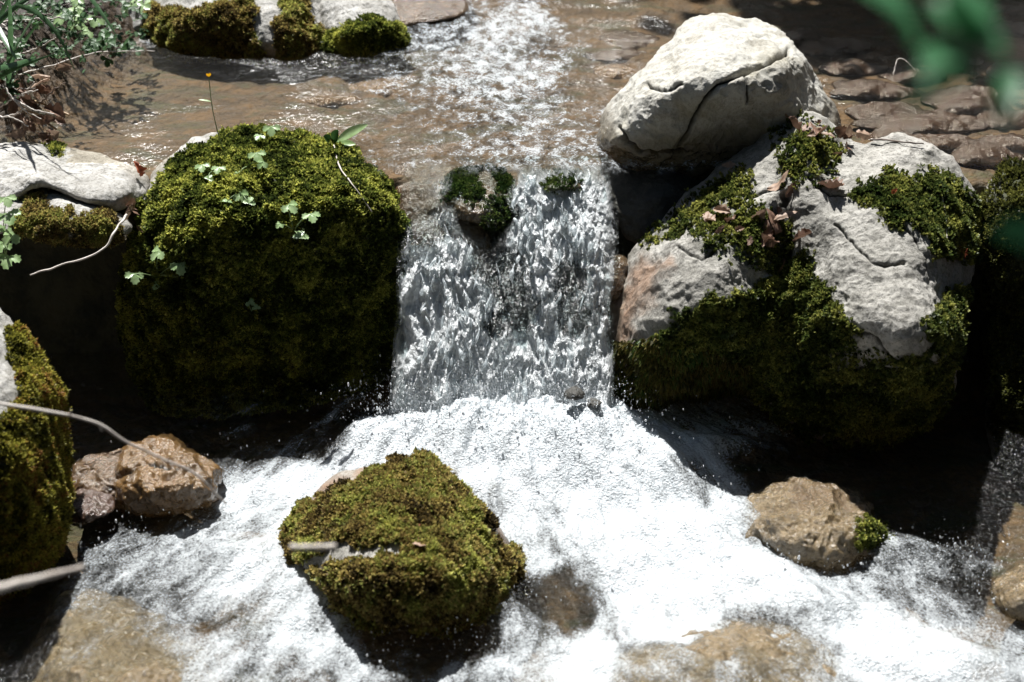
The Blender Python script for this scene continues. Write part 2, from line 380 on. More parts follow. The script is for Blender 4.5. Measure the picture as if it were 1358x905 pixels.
# ------------------------------------------------------------------ the ground: streambed with the step of the fall and the banks
UP, LOW = 0.60, 0.0
def axis(parts):
    out = []
    for a, b, s in parts: out.append(np.arange(a, b, s))
    return np.concatenate(out + [[parts[-1][1]]])
def bank_amount(x, y):
    left = sstep(0.0, 0.30, (-1.40 - x) + 0.03 * np.sin(y * 9.1) + 0.30 * np.clip(y - 4.3, 0, 2) * 0.8) * sstep(3.9, 4.2, y)
    right = sstep(0.0, 0.8, x - 2.3 - 0.1 * np.sin(y * 2.3)) * sstep(3.4, 3.8, y)
    return left, right
def ground_z(x, y):
    p = np.stack([x, y, np.zeros_like(x)], -1)
    n = fbm(p * 3.0, 4, 3); n2 = fbm(p * 14, 3, 9)
    lip = 3.80 + 0.05 * fbm(p * np.array([5, 0, 0]), 2, 5)
    st = sstep(-0.10, 0.05, y - lip)
    upper = 0.525 + 0.05 * n + 0.012 * n2
    lower = -0.17 + 0.06 * n + 0.02 * n2
    z = lower * (1 - st) + upper * st + st * (1 - st) * 0.25 * fbm(p * 9, 3, 21)
    l, r = bank_amount(x, y)
    z = z + l * (0.24 + 0.12 * n + 0.05 * n2) + r * (0.6 + 0.2 * n)
    far = sstep(5.8, 7.0, y); z = z + far * .3 + np.clip(y - 6.4, 0, 9) * (.85 + .2 * n)  # unseen far slope raised to darken reflections in the water
    side = sstep(2.6, 6.0, np.abs(x)); z = z + np.clip(np.abs(x) - 2.8, 0, 9) * (0.75 + .2 * n) + np.clip(0.5 - y, 0, 9) * (1.3 + .2 * n)  # unseen side and rear slopes raised to cut sky light
    return z, st, np.clip(l + r + far + side + sstep(2.0, 1.2, y), 0, 1)
xs = axis([(-9, -2.2, 0.2), (-2.2, 2.4, 0.013), (2.4, 9, 0.2)]); ys = axis([(-2, 2.0, 0.15), (2.0, 3.7, 0.025), (3.7, 4.0, 0.008), (4.0, 5.9, 0.014), (5.9, 13, 0.25)])
gx, gy = np.meshgrid(xs, ys); gz, gst, gsoil = ground_z(gx, gy)
V = np.stack([gx, gy, gz], -1).reshape(-1, 3)
wall = (gst * (1 - gst) * 4).ravel() ; wall = np.clip(wall * 1.6, 0, 1); wall = np.maximum(wall, (1 - gst.ravel()) * 0.0)
g = link('streambed', mesh_of('streambed', V, quads=grid_quads(len(ys), len(xs)), attrs={'soil': gsoil.ravel(), 'wall': wall}), M['bed'])
g['kind'] = 'structure'

# ------------------------------------------------------------------ water of the upper stream
UP_GLINT_CTRL = [(540,20,.6),(620,20,.7),(700,30,1),(650,60,.95),(600,60,.8),(560,40,.8),(700,100,.95),(650,110,.85),(740,60,.65),(700,150,.8),(760,150,.65),(600,170,.6),  # glint strength; as 'foam' it paints sun sparkle white, besides some real foam
    (680,200,.75),(620,210,.65),(540,190,.5),(500,160,.5),(480,90,.55),(420,80,.3),(300,110,.08),(150,130,.05),(250,160,.12),(330,130,.12),(800,110,.35),(850,60,.15),(780,20,.2),(1000,10,0.03),
    (1200,60,0),(1250,200,0),(760,220,.75),(590,235,.7),(540,110,.7),(450,150,.15),(100,170,.1),(700,235,.7)]
up_glint_map = kernel_map([(a, b, v + (.04 if v > .4 else 0)) for a, b, v in UP_GLINT_CTRL], UP, 0.14)
xs = axis([(-2.9, -1.9, .05), (-1.9, 2.2, 0.006), (2.2, 3.4, .05)]); ys = axis([(3.735, 5.75, 0.006), (5.75, 7.5, 0.05)])
gx, gy = np.meshgrid(xs, ys); ch = up_glint_map(gx, gy)
p = np.stack([gx, gy, np.zeros_like(gx)], -1)
z = UP + ch * (0.016 * fbm(p * np.array([7, 5, 1]), 3, 31) + 0.010 * fbm(p * np.array([22, 16, 1]), 3, 41)) + 0.004 * fbm(p * np.array([9, 14, 1]), 3, 51)
pxx, pyy = project(np.stack([gx, gy, np.full_like(gx, UP)], -1))
z += 0.03 * sstep(60, 0, pyy) * sstep(480, 560, pxx) * sstep(760, 700, pxx)
lipy = 3.80
z -= 0.22 * np.clip(lipy - gy, 0, 1) ** 1.2 * 2.0
V = np.stack([gx, gy, z], -1).reshape(-1, 3)
uw = link('stream_water', mesh_of('stream_water', V, quads=grid_quads(len(ys), len(xs)), attrs={'foam': np.clip(ch, 0, 1).ravel(), 'thin': sstep(.075, .0, gy - 3.735 + .05 * fbm(p * np.array([16, 5, 1]), 3, 77)).ravel(), 'chop': (np.clip(0.10 + ch * 1.2, 0, 1) * np.clip(.75 + 1.3 * fbm(p * np.array([4, 6, 1]), 3, 333), .15, 1.4)).ravel()}), M['stream'])  # 'foam' here whitens the water where sun glints crowd
set_flow(uw.data, gx, gy * .7)
uw['kind'] = 'structure'

# ------------------------------------------------------------------ water of the pool below the fall
LOW_CTRL = [(600,540,1),(700,540,1),(800,560,1),(880,600,.95),(500,600,.95),(700,620,1),(800,680,1),(900,700,1),(950,650,.72),(1000,760,1),(850,760,1),(900,820,.95),(750,700,.82),  # foam density; over the sunken rocks it paints sun sparkle
    (1100,790,.8),(1150,840,.92),(1250,870,.95),(1350,890,.75),(1200,770,.58),(1250,790,.55),(1320,840,.6),(1050,880,.5),(950,880,.50),(1000,850,.46),(860,880,.5),(780,860,.9),
    (650,870,.78),(600,880,.72),(700,820,.5),(740,790,.3),(720,775,.32),(640,850,.3),(560,850,.15),(530,865,.5),(450,870,.75),(400,840,.75),(350,760,.8),(300,720,.72),(250,740,.62),
    (200,760,.58),(150,740,.58),(120,720,.55),(110,700,.15),(200,690,.4),(250,680,.5),(330,660,.85),(300,640,.65),(400,640,.95),(350,610,.45),(420,590,.42),(470,570,.42),(380,570,.22),
    (300,560,.4),(250,600,.08),(150,590,.02),(480,540,.45),(530,540,.8),(100,800,.46),(150,830,.48),(230,850,.53),(100,870,.40),(280,900,.65),(330,850,.62),(40,750,.1),(20,820,0),
    (60,880,.05),(940,580,.68),(1000,590,.55),(1030,620,.15),(1100,620,0),(1250,650,0),(1250,700,.1),(1340,690,.3),(1300,740,.4),(1200,730,.55),(1060,690,.35),(1340,770,.3),(720,740,.75),(450,560,.4),
    (400,540,.1),(1090,730,.3),(200,900,.25),(1200,680,0),(1150,640,0),(590,850,.1),(540,830,.1)]
low_map = kernel_map(LOW_CTRL, LOW, 0.10)
xs = axis([(-3, -1.75, .05), (-1.75, 1.75, 0.0045), (1.75, 3, .05)]); ys = axis([(0.6, 2.15, .05), (2.15, 3.62, 0.0045), (3.62, 3.9, .02)])
gx, gy = np.meshgrid(xs, ys); fo = np.clip(low_map(gx, gy), 0, 1)
p = np.stack([gx, gy, np.zeros_like(gx)], -1)
def bumpz(px, py, h, rx, ry):
    c = atZ(px, py, LOW); return h * np.exp(-((gx - c[0]) / rx) ** 2 - ((gy - c[1]) / ry) ** 2)
z = LOW - 0.03 * sstep(3.0, 2.3, gy) + bumpz(640, 590, .095, .28, .20) + bumpz(780, 600, .085, .18, .20) + bumpz(880, 620, .05, .10, .12) + bumpz(930, 700, .035, .09, .07) + bumpz(1010, 770, .03, .16, .08)
z += bumpz(500, 590, .04, .16, .08) + bumpz(300, 740, .03, .16, .08) + bumpz(1120, 800, .04, .18, .08) + bumpz(1250, 870, .03, .25, .07)
z += bumpz(150, 870, .070, .24, .20) + bumpz(950, 905, .072, .27, .14) + bumpz(960, 600, .05, .09, .06) + bumpz(1210, 735, .025, .1, .05)
A = 0.22 + 0.78 * fo
fr_, fa_ = np.hypot(gx + .03, gy - 4.1), np.arctan2(gx + .03, 4.1 - gy)
FU, FV = fa_ * 1.25, fr_ * .42
pf = np.stack([FU, FV, np.zeros_like(gx)], -1); pf[..., :2] += .03 * np.stack([fbm(p * 4, 2, 7), fbm(p * 4, 2, 8)], -1)
z += A * (0.045 * fbm(p * 5.5, 2, 61) + 0.058 * fbm(pf * 10, 3, 71) + 0.022 * fbm(pf * 27, 3, 81) + 0.005 * fbm(p * 70, 2, 91))
z += 0.005 * fbm(p * np.array([8, 12, 1]), 3, 55)
fo = fo * (1 - .75 * sstep(3.34, 3.46, gy + .06 * fbm(p * 14, 2, 9)) * sstep(.45, .3, np.abs(gx + .02)))
splash = np.exp(-((gx + .02) / .33) ** 4 - ((gy - 3.33) / .13) ** 2)
z += splash * (.055 * fbm(p * 16, 3, 401) + .035 * fbm(p * 38, 3, 402, kind=2))
V = np.stack([gx, gy, z], -1).reshape(-1, 3)
LOWZ = (xs, ys, z)
def pool_z(x, y):
    return z[np.clip(np.searchsorted(ys, y), 0, len(ys) - 1), np.clip(np.searchsorted(xs, x), 0, len(xs) - 1)]
lw = link('pool_water', mesh_of('pool_water', V, quads=grid_quads(len(ys), len(xs)), attrs={'foam': fo.ravel(), 'chop': np.clip(0.75 + fo * .3, 0, 1).ravel()}), M['pool'])
set_flow(lw.data, pf[..., 0], pf[..., 1])
lw['kind'] = 'structure'
pool_h = z.copy()

# ------------------------------------------------------------------ the fall: three sheets of falling water between the boulders
FALL_CTRL = [(540,230,-.5),(535,265,-.4),(555,275,-.1),(570,225,.25),(585,245,.35),(597,290,.55),(560,310,.15),(535,330,.4),(575,345,.6),(610,335,.7),(640,330,.15),(545,400,.75),(600,400,.85),(640,400,.7),(530,460,.75),(580,470,.8),(640,470,.85),
    (560,510,.95),(640,510,1),(700,510,1),(780,505,.95),(600,440,.85),(640,300,-.3),(650,262,-.4),(620,245,-.5),(670,240,-.2),(605,262,-.3),(665,290,-.3),(640,325,-.1),(615,290,-.3),(690,260,.6),(740,260,.6),(790,250,.55),(690,310,.75),(740,320,.5),(790,320,.65),(680,360,.3),(720,370,.5),(760,370,.2),(800,370,.55),
    (660,430,.25),(690,420,.15),(720,430,.5),(760,430,.2),(800,440,.5),(700,470,.7),(740,470,.6),(780,470,.65),(668,385,.05),(700,235,.6)]
C = np.array(FALL_CTRL)
def fall_sheet(name, off, seed, amp, x0t, x1t, x0b, x1b, gain):
    nu, nv = 300, 300
    u = np.linspace(0, 1, nu)[None]; t = np.linspace(0.0, 1.04, nv)[:, None]; tt = np.clip(t, 0, None)
    X = (x0t + (x1t - x0t) * u) * (1 - t) + (x0b + (x1b - x0b) * u) * t
    Y = 3.80 - 0.48 * t + off + 0.0 * u
    Z = UP - 0.006 - 0.50 * tt ** 1.38 + off * 0.35 + 0 * u
    s = np.r_[0, np.cumsum(np.hypot(np.diff(Y[:, 0]), np.diff(Z[:, 0])))][:, None] + 0 * u
    P = np.stack([X + 0 * t, Y, Z], -1)
    q = np.stack([X, s * 0.45, np.full_like(X, seed)], -1)
    env = np.clip(t * 3 + .15, 0, 1)
    d = amp * env * (0.060 * fbm(q * 8, 2, seed) + 0.050 * fbm(q * 18, 3, seed + 3, kind=2) + 0.012 * fbm(q * 60, 3, seed + 5, kind=2))
    P[..., 1] -= d * 0.85; P[..., 2] += d * 0.3
    P[..., 0] += 0.02 * env * fbm(q * 12 + 7.7, 2, seed + 8)
    px, py = project(P); num = np.zeros(px.shape); den = np.full(px.shape, 1e-9)
    for a, b, v in C:
        wt = 1 / (((px - a) ** 2 + (py - b) ** 2) / 30 ** 2 + 0.15) ** 2; num += wt * v; den += wt
    fo = (num / den * 2.0 - .30 + .45 * sstep(.72, 1.0, t)) * gain + .45 * fbm(np.stack([X, s * .5, np.full_like(X, seed)], -1) * 11, 2, seed + 2) - 0.7 * sstep(0.05, 0.0, np.minimum(u, 1 - u) + 0.02 * fbm(q * 20, 2, 5)) - 0.6 * sstep(0.12, -0.03, t)
    eu = np.minimum(u, 1 - u) + 0.16 * fbm(q * np.array([12, 7, 1]), 3, 5 + seed) + 0.02
    solid = sstep(0.0, 0.09, eu) * sstep(0.0, 0.22, t + 0.10 * fbm(q * 14, 2, 6)) * sstep(-.35, -.05, fo)
    me = mesh_of(name, P.reshape(-1, 3), quads=grid_quads(nv, nu), attrs={'foam': np.clip(fo, -1, 1.2).ravel(), 'solid': solid.ravel()})
    uvl = me.uv_layers.new(name='flow'); li = np.zeros(len(me.loops), np.int32); me.loops.foreach_get('vertex_index', li)
    uvs = np.stack([X.ravel() + seed * 1.37, s.ravel()], -1)[li]; uvl.data.foreach_set('uv', uvs.astype(np.float32).ravel())
    return me
wf = link('waterfall', fall_sheet('waterfall', 0.0, 101, 1.0, -0.31, 0.30, -0.335, 0.285, 1.0), M['fall'])
wf['kind'] = 'structure'
for off, sd, g_ in ((0.035, 131, 0.75),):
    o = link('water_sheet', fall_sheet('water_sheet', off, sd, 1.2, -0.29, 0.28, -0.32, 0.27, g_), M['fall'], wf)

def strands(nlong, nshort):
    Vs, Qs, c = [], [], 0; k = 7; ring = np.linspace(0, 2 * np.pi, k, endpoint=False)
    done = 0
    while done < nlong + nshort:
        lng = done < nlong
        t0 = RNG.uniform(0.02, .45) if lng else RNG.uniform(0.02, .92); t1 = min(1.03, t0 + (RNG.uniform(.3, .6) if lng else RNG.uniform(.03, .09)))
        u = RNG.uniform(0.08, .92); off = RNG.normal(0, .02); xm = -.30 + .60 * u; tm = (t0 + t1) / 2
        p_ = np.array([[xm - .03 * tm, 3.80 - .48 * tm, UP - .5 * tm ** 1.38]]); a, b_ = project(p_)
        wt = 1 / (((a[0] - C[:, 0]) ** 2 + (b_[0] - C[:, 1]) ** 2) / 900 + .15) ** 2
        if RNG.random() > max(0, (wt * C[:, 2]).sum() / wt.sum()) ** 1.5: continue
        n = 26 if lng else 14; t = np.linspace(t0, t1, n); sd = RNG.uniform(0, 99)
        one = np.ones(n)
        X = xm + .035 * t * pn(np.c_[t * 3, one * sd, one * 1.5], 2) + .035 * pn(np.c_[t * 13, one * sd, one * 2.5], 3) + (.03 * (.5 - u)) * t * 0
        Y = 3.80 - .48 * t - .01 - abs(off) + .022 * pn(np.c_[t * 9, one * sd, one * 4.5], 4); Z = UP - .006 - .50 * t ** 1.38
        P = np.stack([X, Y, Z], -1); T = np.gradient(P, axis=0); T /= np.linalg.norm(T, axis=1, keepdims=True)
        A = np.cross(T, [[0, .6, .8]]); A /= np.linalg.norm(A, axis=1, keepdims=True); B = np.cross(T, A)
        e = np.linspace(0, 1, n); r = RNG.uniform(.002, .006) * (.7 if lng else 1.5) * np.sin(np.pi * (e * .97 + .015)) ** .5 * (.35 + 2.0 * np.abs(pn(np.c_[t * 22, one * sd, one * 7.1], 6)))
        Vs.append((P[:, None] + (A[:, None] * np.cos(ring)[None, :, None] * 1.3 + B[:, None] * np.sin(ring)[None, :, None] * .7) * r[:, None, None]).reshape(-1, 3))
        Qs.append(grid_quads(n, k, True) + c); c += n * k; done += 1
    o = link('water_strands', mesh_of('water_strands', np.vstack(Vs), quads=np.vstack(Qs)), M['strand'], wf); o['kind'] = 'stuff'
strands(0, 190)

# drops thrown up where the water lands
def droplets():
    ico = np.array([(0,0,1),(.894,0,.447),(.276,.851,.447),(-.724,.526,.447),(-.724,-.526,.447),(.276,-.851,.447),(.724,.526,-.447),(-.276,.851,-.447),(-.894,0,-.447),(-.276,-.851,-.447),(.724,-.526,-.447),(0,0,-1)])
    tri = np.array([(0,1,2),(0,2,3),(0,3,4),(0,4,5),(0,5,1),(1,6,2),(2,7,3),(3,8,4),(4,9,5),(5,10,1),(6,7,2),(7,8,3),(8,9,4),(9,10,5),(10,6,1),(11,7,6),(11,8,7),(11,9,8),(11,10,9),(11,6,10)])
    pos, rad = [], []
    src = [(520,560,40,28,500),(600,570,60,30,1500),(680,570,60,30,1500),(770,570,45,30,1300),(560,560,80,30,200),(850,570,50,40,200),(930,650,40,30,180),(330,640,60,30,160),(1190,740,80,20,240),(1300,760,50,30,200),(250,700,80,30,200),(700,780,60,20,120),(500,840,80,25,160),(620,850,60,15,100),(1050,760,90,15,120),(150,730,60,20,120)]
    for a, b, sx, sy, n in src:
        px = RNG.normal(a, sx, n); py = RNG.normal(b, sy, n); P = atZ(px, py, LOW)
        for q in P:
            h = abs(RNG.normal(0, 0.022)) + .002
            if b in (570, 560): h += abs(RNG.normal(0, .04))
            q[2] = pool_h[np.clip(np.searchsorted(LOWZ[1], q[1]), 0, len(LOWZ[1]) - 1), np.clip(np.searchsorted(LOWZ[0], q[0]), 0, len(LOWZ[0]) - 1)] + h
            q[1] -= 0.0; pos.append(q); rad.append(min(.0036, .0009 * math.exp(RNG.normal(0, .6))))
    pos = np.array(pos); rad = np.array(rad)
    V = (pos[:, None] + ico[None] * rad[:, None, None] * np.stack([np.ones(len(pos)), np.ones(len(pos)), RNG.uniform(.9, 2.4, len(pos))], -1)[:, None]).reshape(-1, 3)
    T = (tri[None] + (np.arange(len(pos)) * 12)[:, None, None]).reshape(-1, 3)
    o = link('spray', mesh_of('spray', V, tris=T), M['drop']); tag(o, 'fine white drops of spray thrown up over the foaming pool', 'spray', kind='stuff')
droplets()

# ------------------------------------------------------------------ rocks
ROCK = {}
def moss_on(rock, key, count, length=(.007, .015), width=.004, tints=None, droop=0.0, name='moss', label=None, wmin=0.3, blades=6):
    D = ROCK[key]; P, N, W, Q = D['P'], D['N'], D['moss'], D['Q']
    fw = W[Q].mean(1); a = np.linalg.norm(np.cross(P[Q[:, 2]] - P[Q[:, 0]], P[Q[:, 3]] - P[Q[:, 1]]), axis=1) * np.where(fw > wmin, fw ** 1.4, 0)
    if a.sum() <= 0: return None
    a = a * (.3 + .7 * sstep(-.22, .2, fbm(P[Q[:, 0]] * 8, 3, 19)))
    f = RNG.choice(len(Q), count, p=a / a.sum()); b = RNG.random((count, 2))
    q = P[Q[f]]; c = (q[:, 0] * ((1 - b[:, :1]) * (1 - b[:, 1:])) + q[:, 1] * (b[:, :1] * (1 - b[:, 1:])) + q[:, 2] * b[:, :1] * b[:, 1:] + q[:, 3] * (1 - b[:, :1]) * b[:, 1:])
    n = N[Q[f, 0]]; px = D['px'][Q[f, 0]]
    clump = fbm(c * 45, 2, 5); tone = fbm(c * 12, 3, 8) * 1.7 + RNG.normal(0, .26, count)
    tints = tints or [(0.035, 0.055, 0.010), (0.13, 0.16, 0.025), (0.24, 0.24, 0.035)]
    T = np.array(tints); k = np.clip((tone + .5) * (len(T) - 1), 0, len(T) - 1.001); ki = k.astype(int); col = T[ki] * (1 - (k - ki))[:, None] + T[ki + 1] * (k - ki)[:, None]
    m = blades; L = RNG.uniform(*length, (count, m)) * (1 + 1.3 * clump[:, None])
    d = n[:, None] + RNG.normal(0, .55, (count, m, 3)) + np.array([0, 0, .25 - droop]); d /= np.linalg.norm(d, axis=-1, keepdims=True)
    side = np.cross(d, RNG.normal(0, 1, (count, m, 3))); side /= np.linalg.norm(side, axis=-1, keepdims=True) + 1e-9
    base = c[:, None] + RNG.normal(0, .0022, (count, m, 3)) + n[:, None] * (clump[:, None, None] * .010)
    wv = side * width * RNG.uniform(.6, 1.3, (count, m, 1)); mid = base + d * (L * .55)[..., None]; tip = base + d * L[..., None]
    tip[..., 2] -= droop * L
    V = np.stack([base, mid + wv, tip, mid - wv], 2).reshape(-1, 3)
    F = np.arange(count * m)[:, None] * 4 + np.array([0, 1, 2, 3])
    cc = np.repeat(col, m * 4, 0) * RNG.uniform(.6, 1.3, (count * m, 1)).repeat(4, 0) * np.tile(np.array([.2, .85, 1.9, .85]), count * m)[:, None]  # dark base, bright tip as in moss; contrast raised to deepen shade
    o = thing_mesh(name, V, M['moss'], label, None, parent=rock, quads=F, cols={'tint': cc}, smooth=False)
    return o
def rock(key, outline, ctrl, mat, label, cat='rock', name='boulder', group=None, edge=.10, back=.35, n=(140, 460), rough=1.0, cracks=(), moss=(), stain=(), wetz=None, seed=1, mossh=.010, epow=5, layers=0.0, allmoss=None, nscale=1.0):
    """solid rock: outline + interpolated depth of its visible face, rounded over the rim, with a back"""
    O = catmull(outline, n[1]); c = np.array([O[:, 0].mean(), O[:, 1].mean()]); f = tps([(a, b, y) for a, b, y in ctrl])
    nf, nb = n[0], max(14, n[0] // 6)
    rho = np.r_[np.linspace(.004, 1, nf), np.linspace(1, .01, nb + 1)[1:]]
    px = c[0] + rho[:, None] * (O[:, 0] - c[0])[None]; py = c[1] + rho[:, None] * (O[:, 1] - c[1])[None]
    Y = f(px, py)
    rr = rho[:nf, None]; Yf = Y[:nf] + edge * (1 - np.sqrt(np.clip(1 - rr ** epow, 0, 1)))
    rim = Yf[-1:]
    rb = rho[nf:, None]; Yb = rim * rb + (rim.mean() * (1 - rb)) + back * np.sqrt(np.clip(1 - rb ** 2, 0, 1))
    P = atY(px, py, np.vstack([Yf, Yb])).reshape(-1, 3); Q = grid_quads(nf + nb, n[1], True)
    px = px.ravel(); py = py.ravel(); front = np.repeat(np.arange(nf + nb) < nf, n[1])
    N = vnormals(P, Q)
    if (N[front] @ np.array([0, -1, .3])).mean() < 0: Q = Q[:, ::-1]; N = -N
    s = seed * 13.7; q = P / nscale + s
    d = rough * nscale * (0.045 * fbm(q * 5, 3, seed) + 0.028 * fbm(q * 9, 3, seed + 4, kind=2) + 0.006 * fbm(q * 26, 3, seed + 9, kind=2) + 0.004 * fbm(q * 75, 4, seed + 12))
    if layers: d += layers * np.abs(((q[:, 2] * 22 + q[:, 0] * 5 + 2 * fbm(q * 4, 2, 3)) % 1) - .5)
    crk = np.zeros(len(P))
    for pts, wd, dp in cracks:
        wob = fbm(np.stack([px, py, 0 * px], -1) / 22, 3, 77) * 7
        g = np.exp(-(line_d(px + wob, py - wob, pts) / wd) ** 2); d -= dp * g * front; crk = np.maximum(crk, sstep(.45, .95, g) * front)
    nz = fbm(np.stack([px, py, np.zeros_like(px)], -1) / 26, 4, seed + 3) * 34
    mw = np.zeros(len(P)); mh = np.zeros(len(P))
    for poly in moss:
        soft, wmax = 15, 1.0
        if isinstance(poly, dict): soft = poly.get('soft', 15); wmax = poly.get('w', 1.0); poly = poly['p']
        mw = np.maximum(mw, wmax * sstep(-soft, soft, poly_sd(px, py, poly) + nz) * front)
    d += mw * mossh * (0.7 + 1.8 * fbm(P * 38, 2, seed + 31) + 1.9 * fbm(P * 15, 3, seed + 33))
    sw = np.zeros(len(P))
    for poly, a in stain: sw = np.maximum(sw, a * sstep(-14, 14, poly_sd(px, py, poly) + nz))
    V = P + N * d[:, None]; N2 = vnormals(V, Q)
    wet = np.zeros(len(P)) if wetz is None else sstep(wetz + .10, wetz + .01, V[:, 2] + .04 * fbm(P * 12, 2, 2))
    nc = n[1]; ng = [np.arange(nc)[::-1], np.arange((nf + nb - 1) * nc, (nf + nb) * nc)]
    if (Q[0] != grid_quads(2, nc, True)[0]).any(): ng = [g_[::-1] for g_ in ng]
    o = thing_mesh(name, V, mat, label, cat, group, quads=Q, ngons=ng, attrs={'moss': mw, 'stain': sw, 'wet': wet, 'crack': crk})
    fq = Q[front[Q].all(1)]
    ROCK[key] = dict(P=V, N=N2, moss=mw * front, Q=fq, px=px, py=py, front=front, obj=o)
    return o
def on(key, px, py, lift=0.0):
    D = ROCK[key]; i = np.argmin(np.where(D['front'], (D['px'] - px) ** 2 + (D['py'] - py) ** 2, 1e12)); return D['P'][i] + D['N'][i] * lift, D['N'][i]

GREENS = [(0.020, 0.030, 0.008), (0.11, 0.135, 0.025), (0.40, 0.40, 0.09)]
OLIVES = [(0.04, 0.030, 0.014), (0.15, 0.105, 0.036), (0.34, 0.27, 0.09), (0.12, 0.14, 0.035), (0.34, 0.34, 0.09)]
DULL = [(0.025, 0.030, 0.010), (0.07, 0.075, 0.018), (0.13, 0.13, 0.03)]

# large mossy boulder left of the fall
lb = rock('left', [(183,270),(195,240),(225,208),(262,186),(300,176),(345,178),(400,186),(440,196),(478,215),(510,245),(530,275),(537,310),(532,360),(527,420),(522,470),(500,505),(450,520),(380,530),(300,540),(220,540),(196,515),(172,455),(172,385),(178,320)],
    [(183,270,3.66),(262,186,3.86),(345,176,3.90),(440,196,3.86),(530,275,3.62),(535,350,3.60),(522,470,3.56),(380,530,3.52),(220,540,3.52),(178,430,3.58),(350,250,3.60),(250,265,3.56),(450,250,3.62),(350,295,3.50),(270,305,3.48),(430,280,3.55),(350,340,3.50),(230,340,3.48),(460,330,3.55),(350,400,3.50),(350,480,3.51),(480,430,3.55),(220,430,3.50)],
    M['grey'], 'large rounded boulder thickly coated in moss, left of the waterfall', edge=.08, n=(170, 520), rough=.9, seed=2,
    moss=[{'p': [(205,250),(235,215),(270,192),(345,170),(440,186),(520,240),(548,310),(540,540),(300,560),(140,540),(130,400),(180,300)], 'soft': 6}], mossh=.011, wetz=0.0)
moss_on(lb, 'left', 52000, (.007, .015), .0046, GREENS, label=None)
# low centre rock standing in the foam
cb = rock('mid', [(376,745),(380,715),(392,690),(415,660),(440,632),(470,625),(505,618),(540,608),(565,610),(590,625),(615,650),(640,672),(660,700),(685,730),(712,752),(705,770),(680,790),(640,815),(600,830),(560,838),(510,832),(460,815),(420,795),(390,775)],
    [(376,745,2.74),(415,660,2.86),(470,625,2.91),(545,608,2.93),(615,650,2.86),(685,730,2.76),(712,752,2.74),(640,815,2.56),(560,838,2.52),(460,815,2.56),(390,775,2.68),(540,660,2.74),(460,700,2.70),(540,730,2.57),(460,760,2.56),(620,740,2.60),(560,790,2.47),(480,790,2.50),(620,790,2.52)],
    M['lime'], 'rounded rock with an olive moss cap standing alone in the white foam', name='rock', edge=.07, back=.2, n=(130, 420), rough=.6, seed=5, wetz=-.02,
    moss=[{'p': [(402,682),(448,650),(500,628),(560,610),(600,640),(650,700),(690,745),(690,785),(600,830),(500,825),(430,790),(415,755),(500,746),(545,730),(500,720),(440,724),(395,742),(380,725)], 'soft': 7}, {'p': [(385,690),(410,670),(425,690),(400,735),(382,735)], 'soft': 8}],
    stain=[([(370,780),(380,700),(430,640),(500,612),(470,640),(420,690),(400,740)], .8), ([(560,606),(620,640),(720,760),(690,760),(630,690),(585,640)], .7)], mossh=.009)
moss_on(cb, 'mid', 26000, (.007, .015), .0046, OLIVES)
# mossy rock at the left edge of the pool
eb = rock('edge', [(-60,420),(-10,405),(10,420),(40,460),(65,500),(78,540),(84,590),(80,650),(78,700),(60,745),(30,775),(0,790),(-60,800),(-140,700),(-140,500)],
    [(-10,405,3.05),(40,460,3.0),(78,540,2.95),(84,600,2.9),(78,700,2.72),(30,775,2.62),(-60,800,2.55),(-140,600,2.8),(20,520,2.80),(30,600,2.70),(0,680,2.58),(40,690,2.62),(-50,600,2.62),(20,740,2.58)],
    M['grey'], 'steep rock with yellow green moss at the left bank of the pool', edge=.07, back=.3, n=(110, 380), rough=.6, seed=8, moss=[[(8,430),(45,465),(95,540),(95,720),(20,800),(-30,780),(-20,580),(10,550),(22,520),(14,470)]], mossh=.014, wetz=-.02)
moss_on(eb, 'edge', 16000, (.007, .014), .0030, [(0.06, 0.06, .012), (.17, .16, .025), (.28, .26, .045), (.20, .10, .03)])
# pale boulder with cracks on the far side of the fall
wb = rock('white', [(792,192),(797,160),(815,130),(845,97),(880,62),(905,35),(922,27),(945,23),(975,24),(1000,30),(1030,42),(1052,58),(1068,78),(1083,105),(1098,130),(1113,150),(1118,165),(1112,190),(1085,222),(1030,250),(965,268),(900,270),(850,258),(816,238),(797,216)],
    [(792,192,3.86),(815,130,3.98),(880,62,4.12),(945,23,4.24),(1030,42,4.18),(1083,105,4.05),(1118,165,3.98),(1080,215,3.90),(960,255,3.86),(880,256,3.86),(810,225,3.86),(960,55,4.02),(880,92,3.92),(835,140,3.86),(820,175,3.80),(870,128,3.78),(910,100,3.79),(965,92,3.80),(1015,88,3.82),(1050,75,3.88),(900,150,3.77),(980,150,3.79),(900,210,3.80),(980,200,3.81),(1060,150,3.84),(840,205,3.79)],
    M['white'], 'smooth white boulder with dark cracks, behind the mossy boulder right of the fall', edge=.08, n=(190, 600), rough=.8, seed=11, mossh=.004,
    cracks=[([(1048,62),(1020,84),(985,96),(972,105),(952,112),(935,130),(925,150),(915,172),(900,195)], 2.8, .024), ([(820,170),(830,190),(850,200),(880,202),(905,202)], 3.2, .028), ([(985,96),(992,118),(990,135)], 2, .012), ([(862,116),(884,122),(905,114)], 3, .012)],
    stain=[([(1000,70),(1060,55),(1050,85),(1000,100)], .35), ([(795,215),(830,150),(840,250),(800,240)], .45), ([(800,205),(870,175),(980,165),(1080,155),(1100,215),(960,270),(850,265)], .6), ([(900,130),(960,120),(950,160),(905,165)], .35)], wetz=.62)
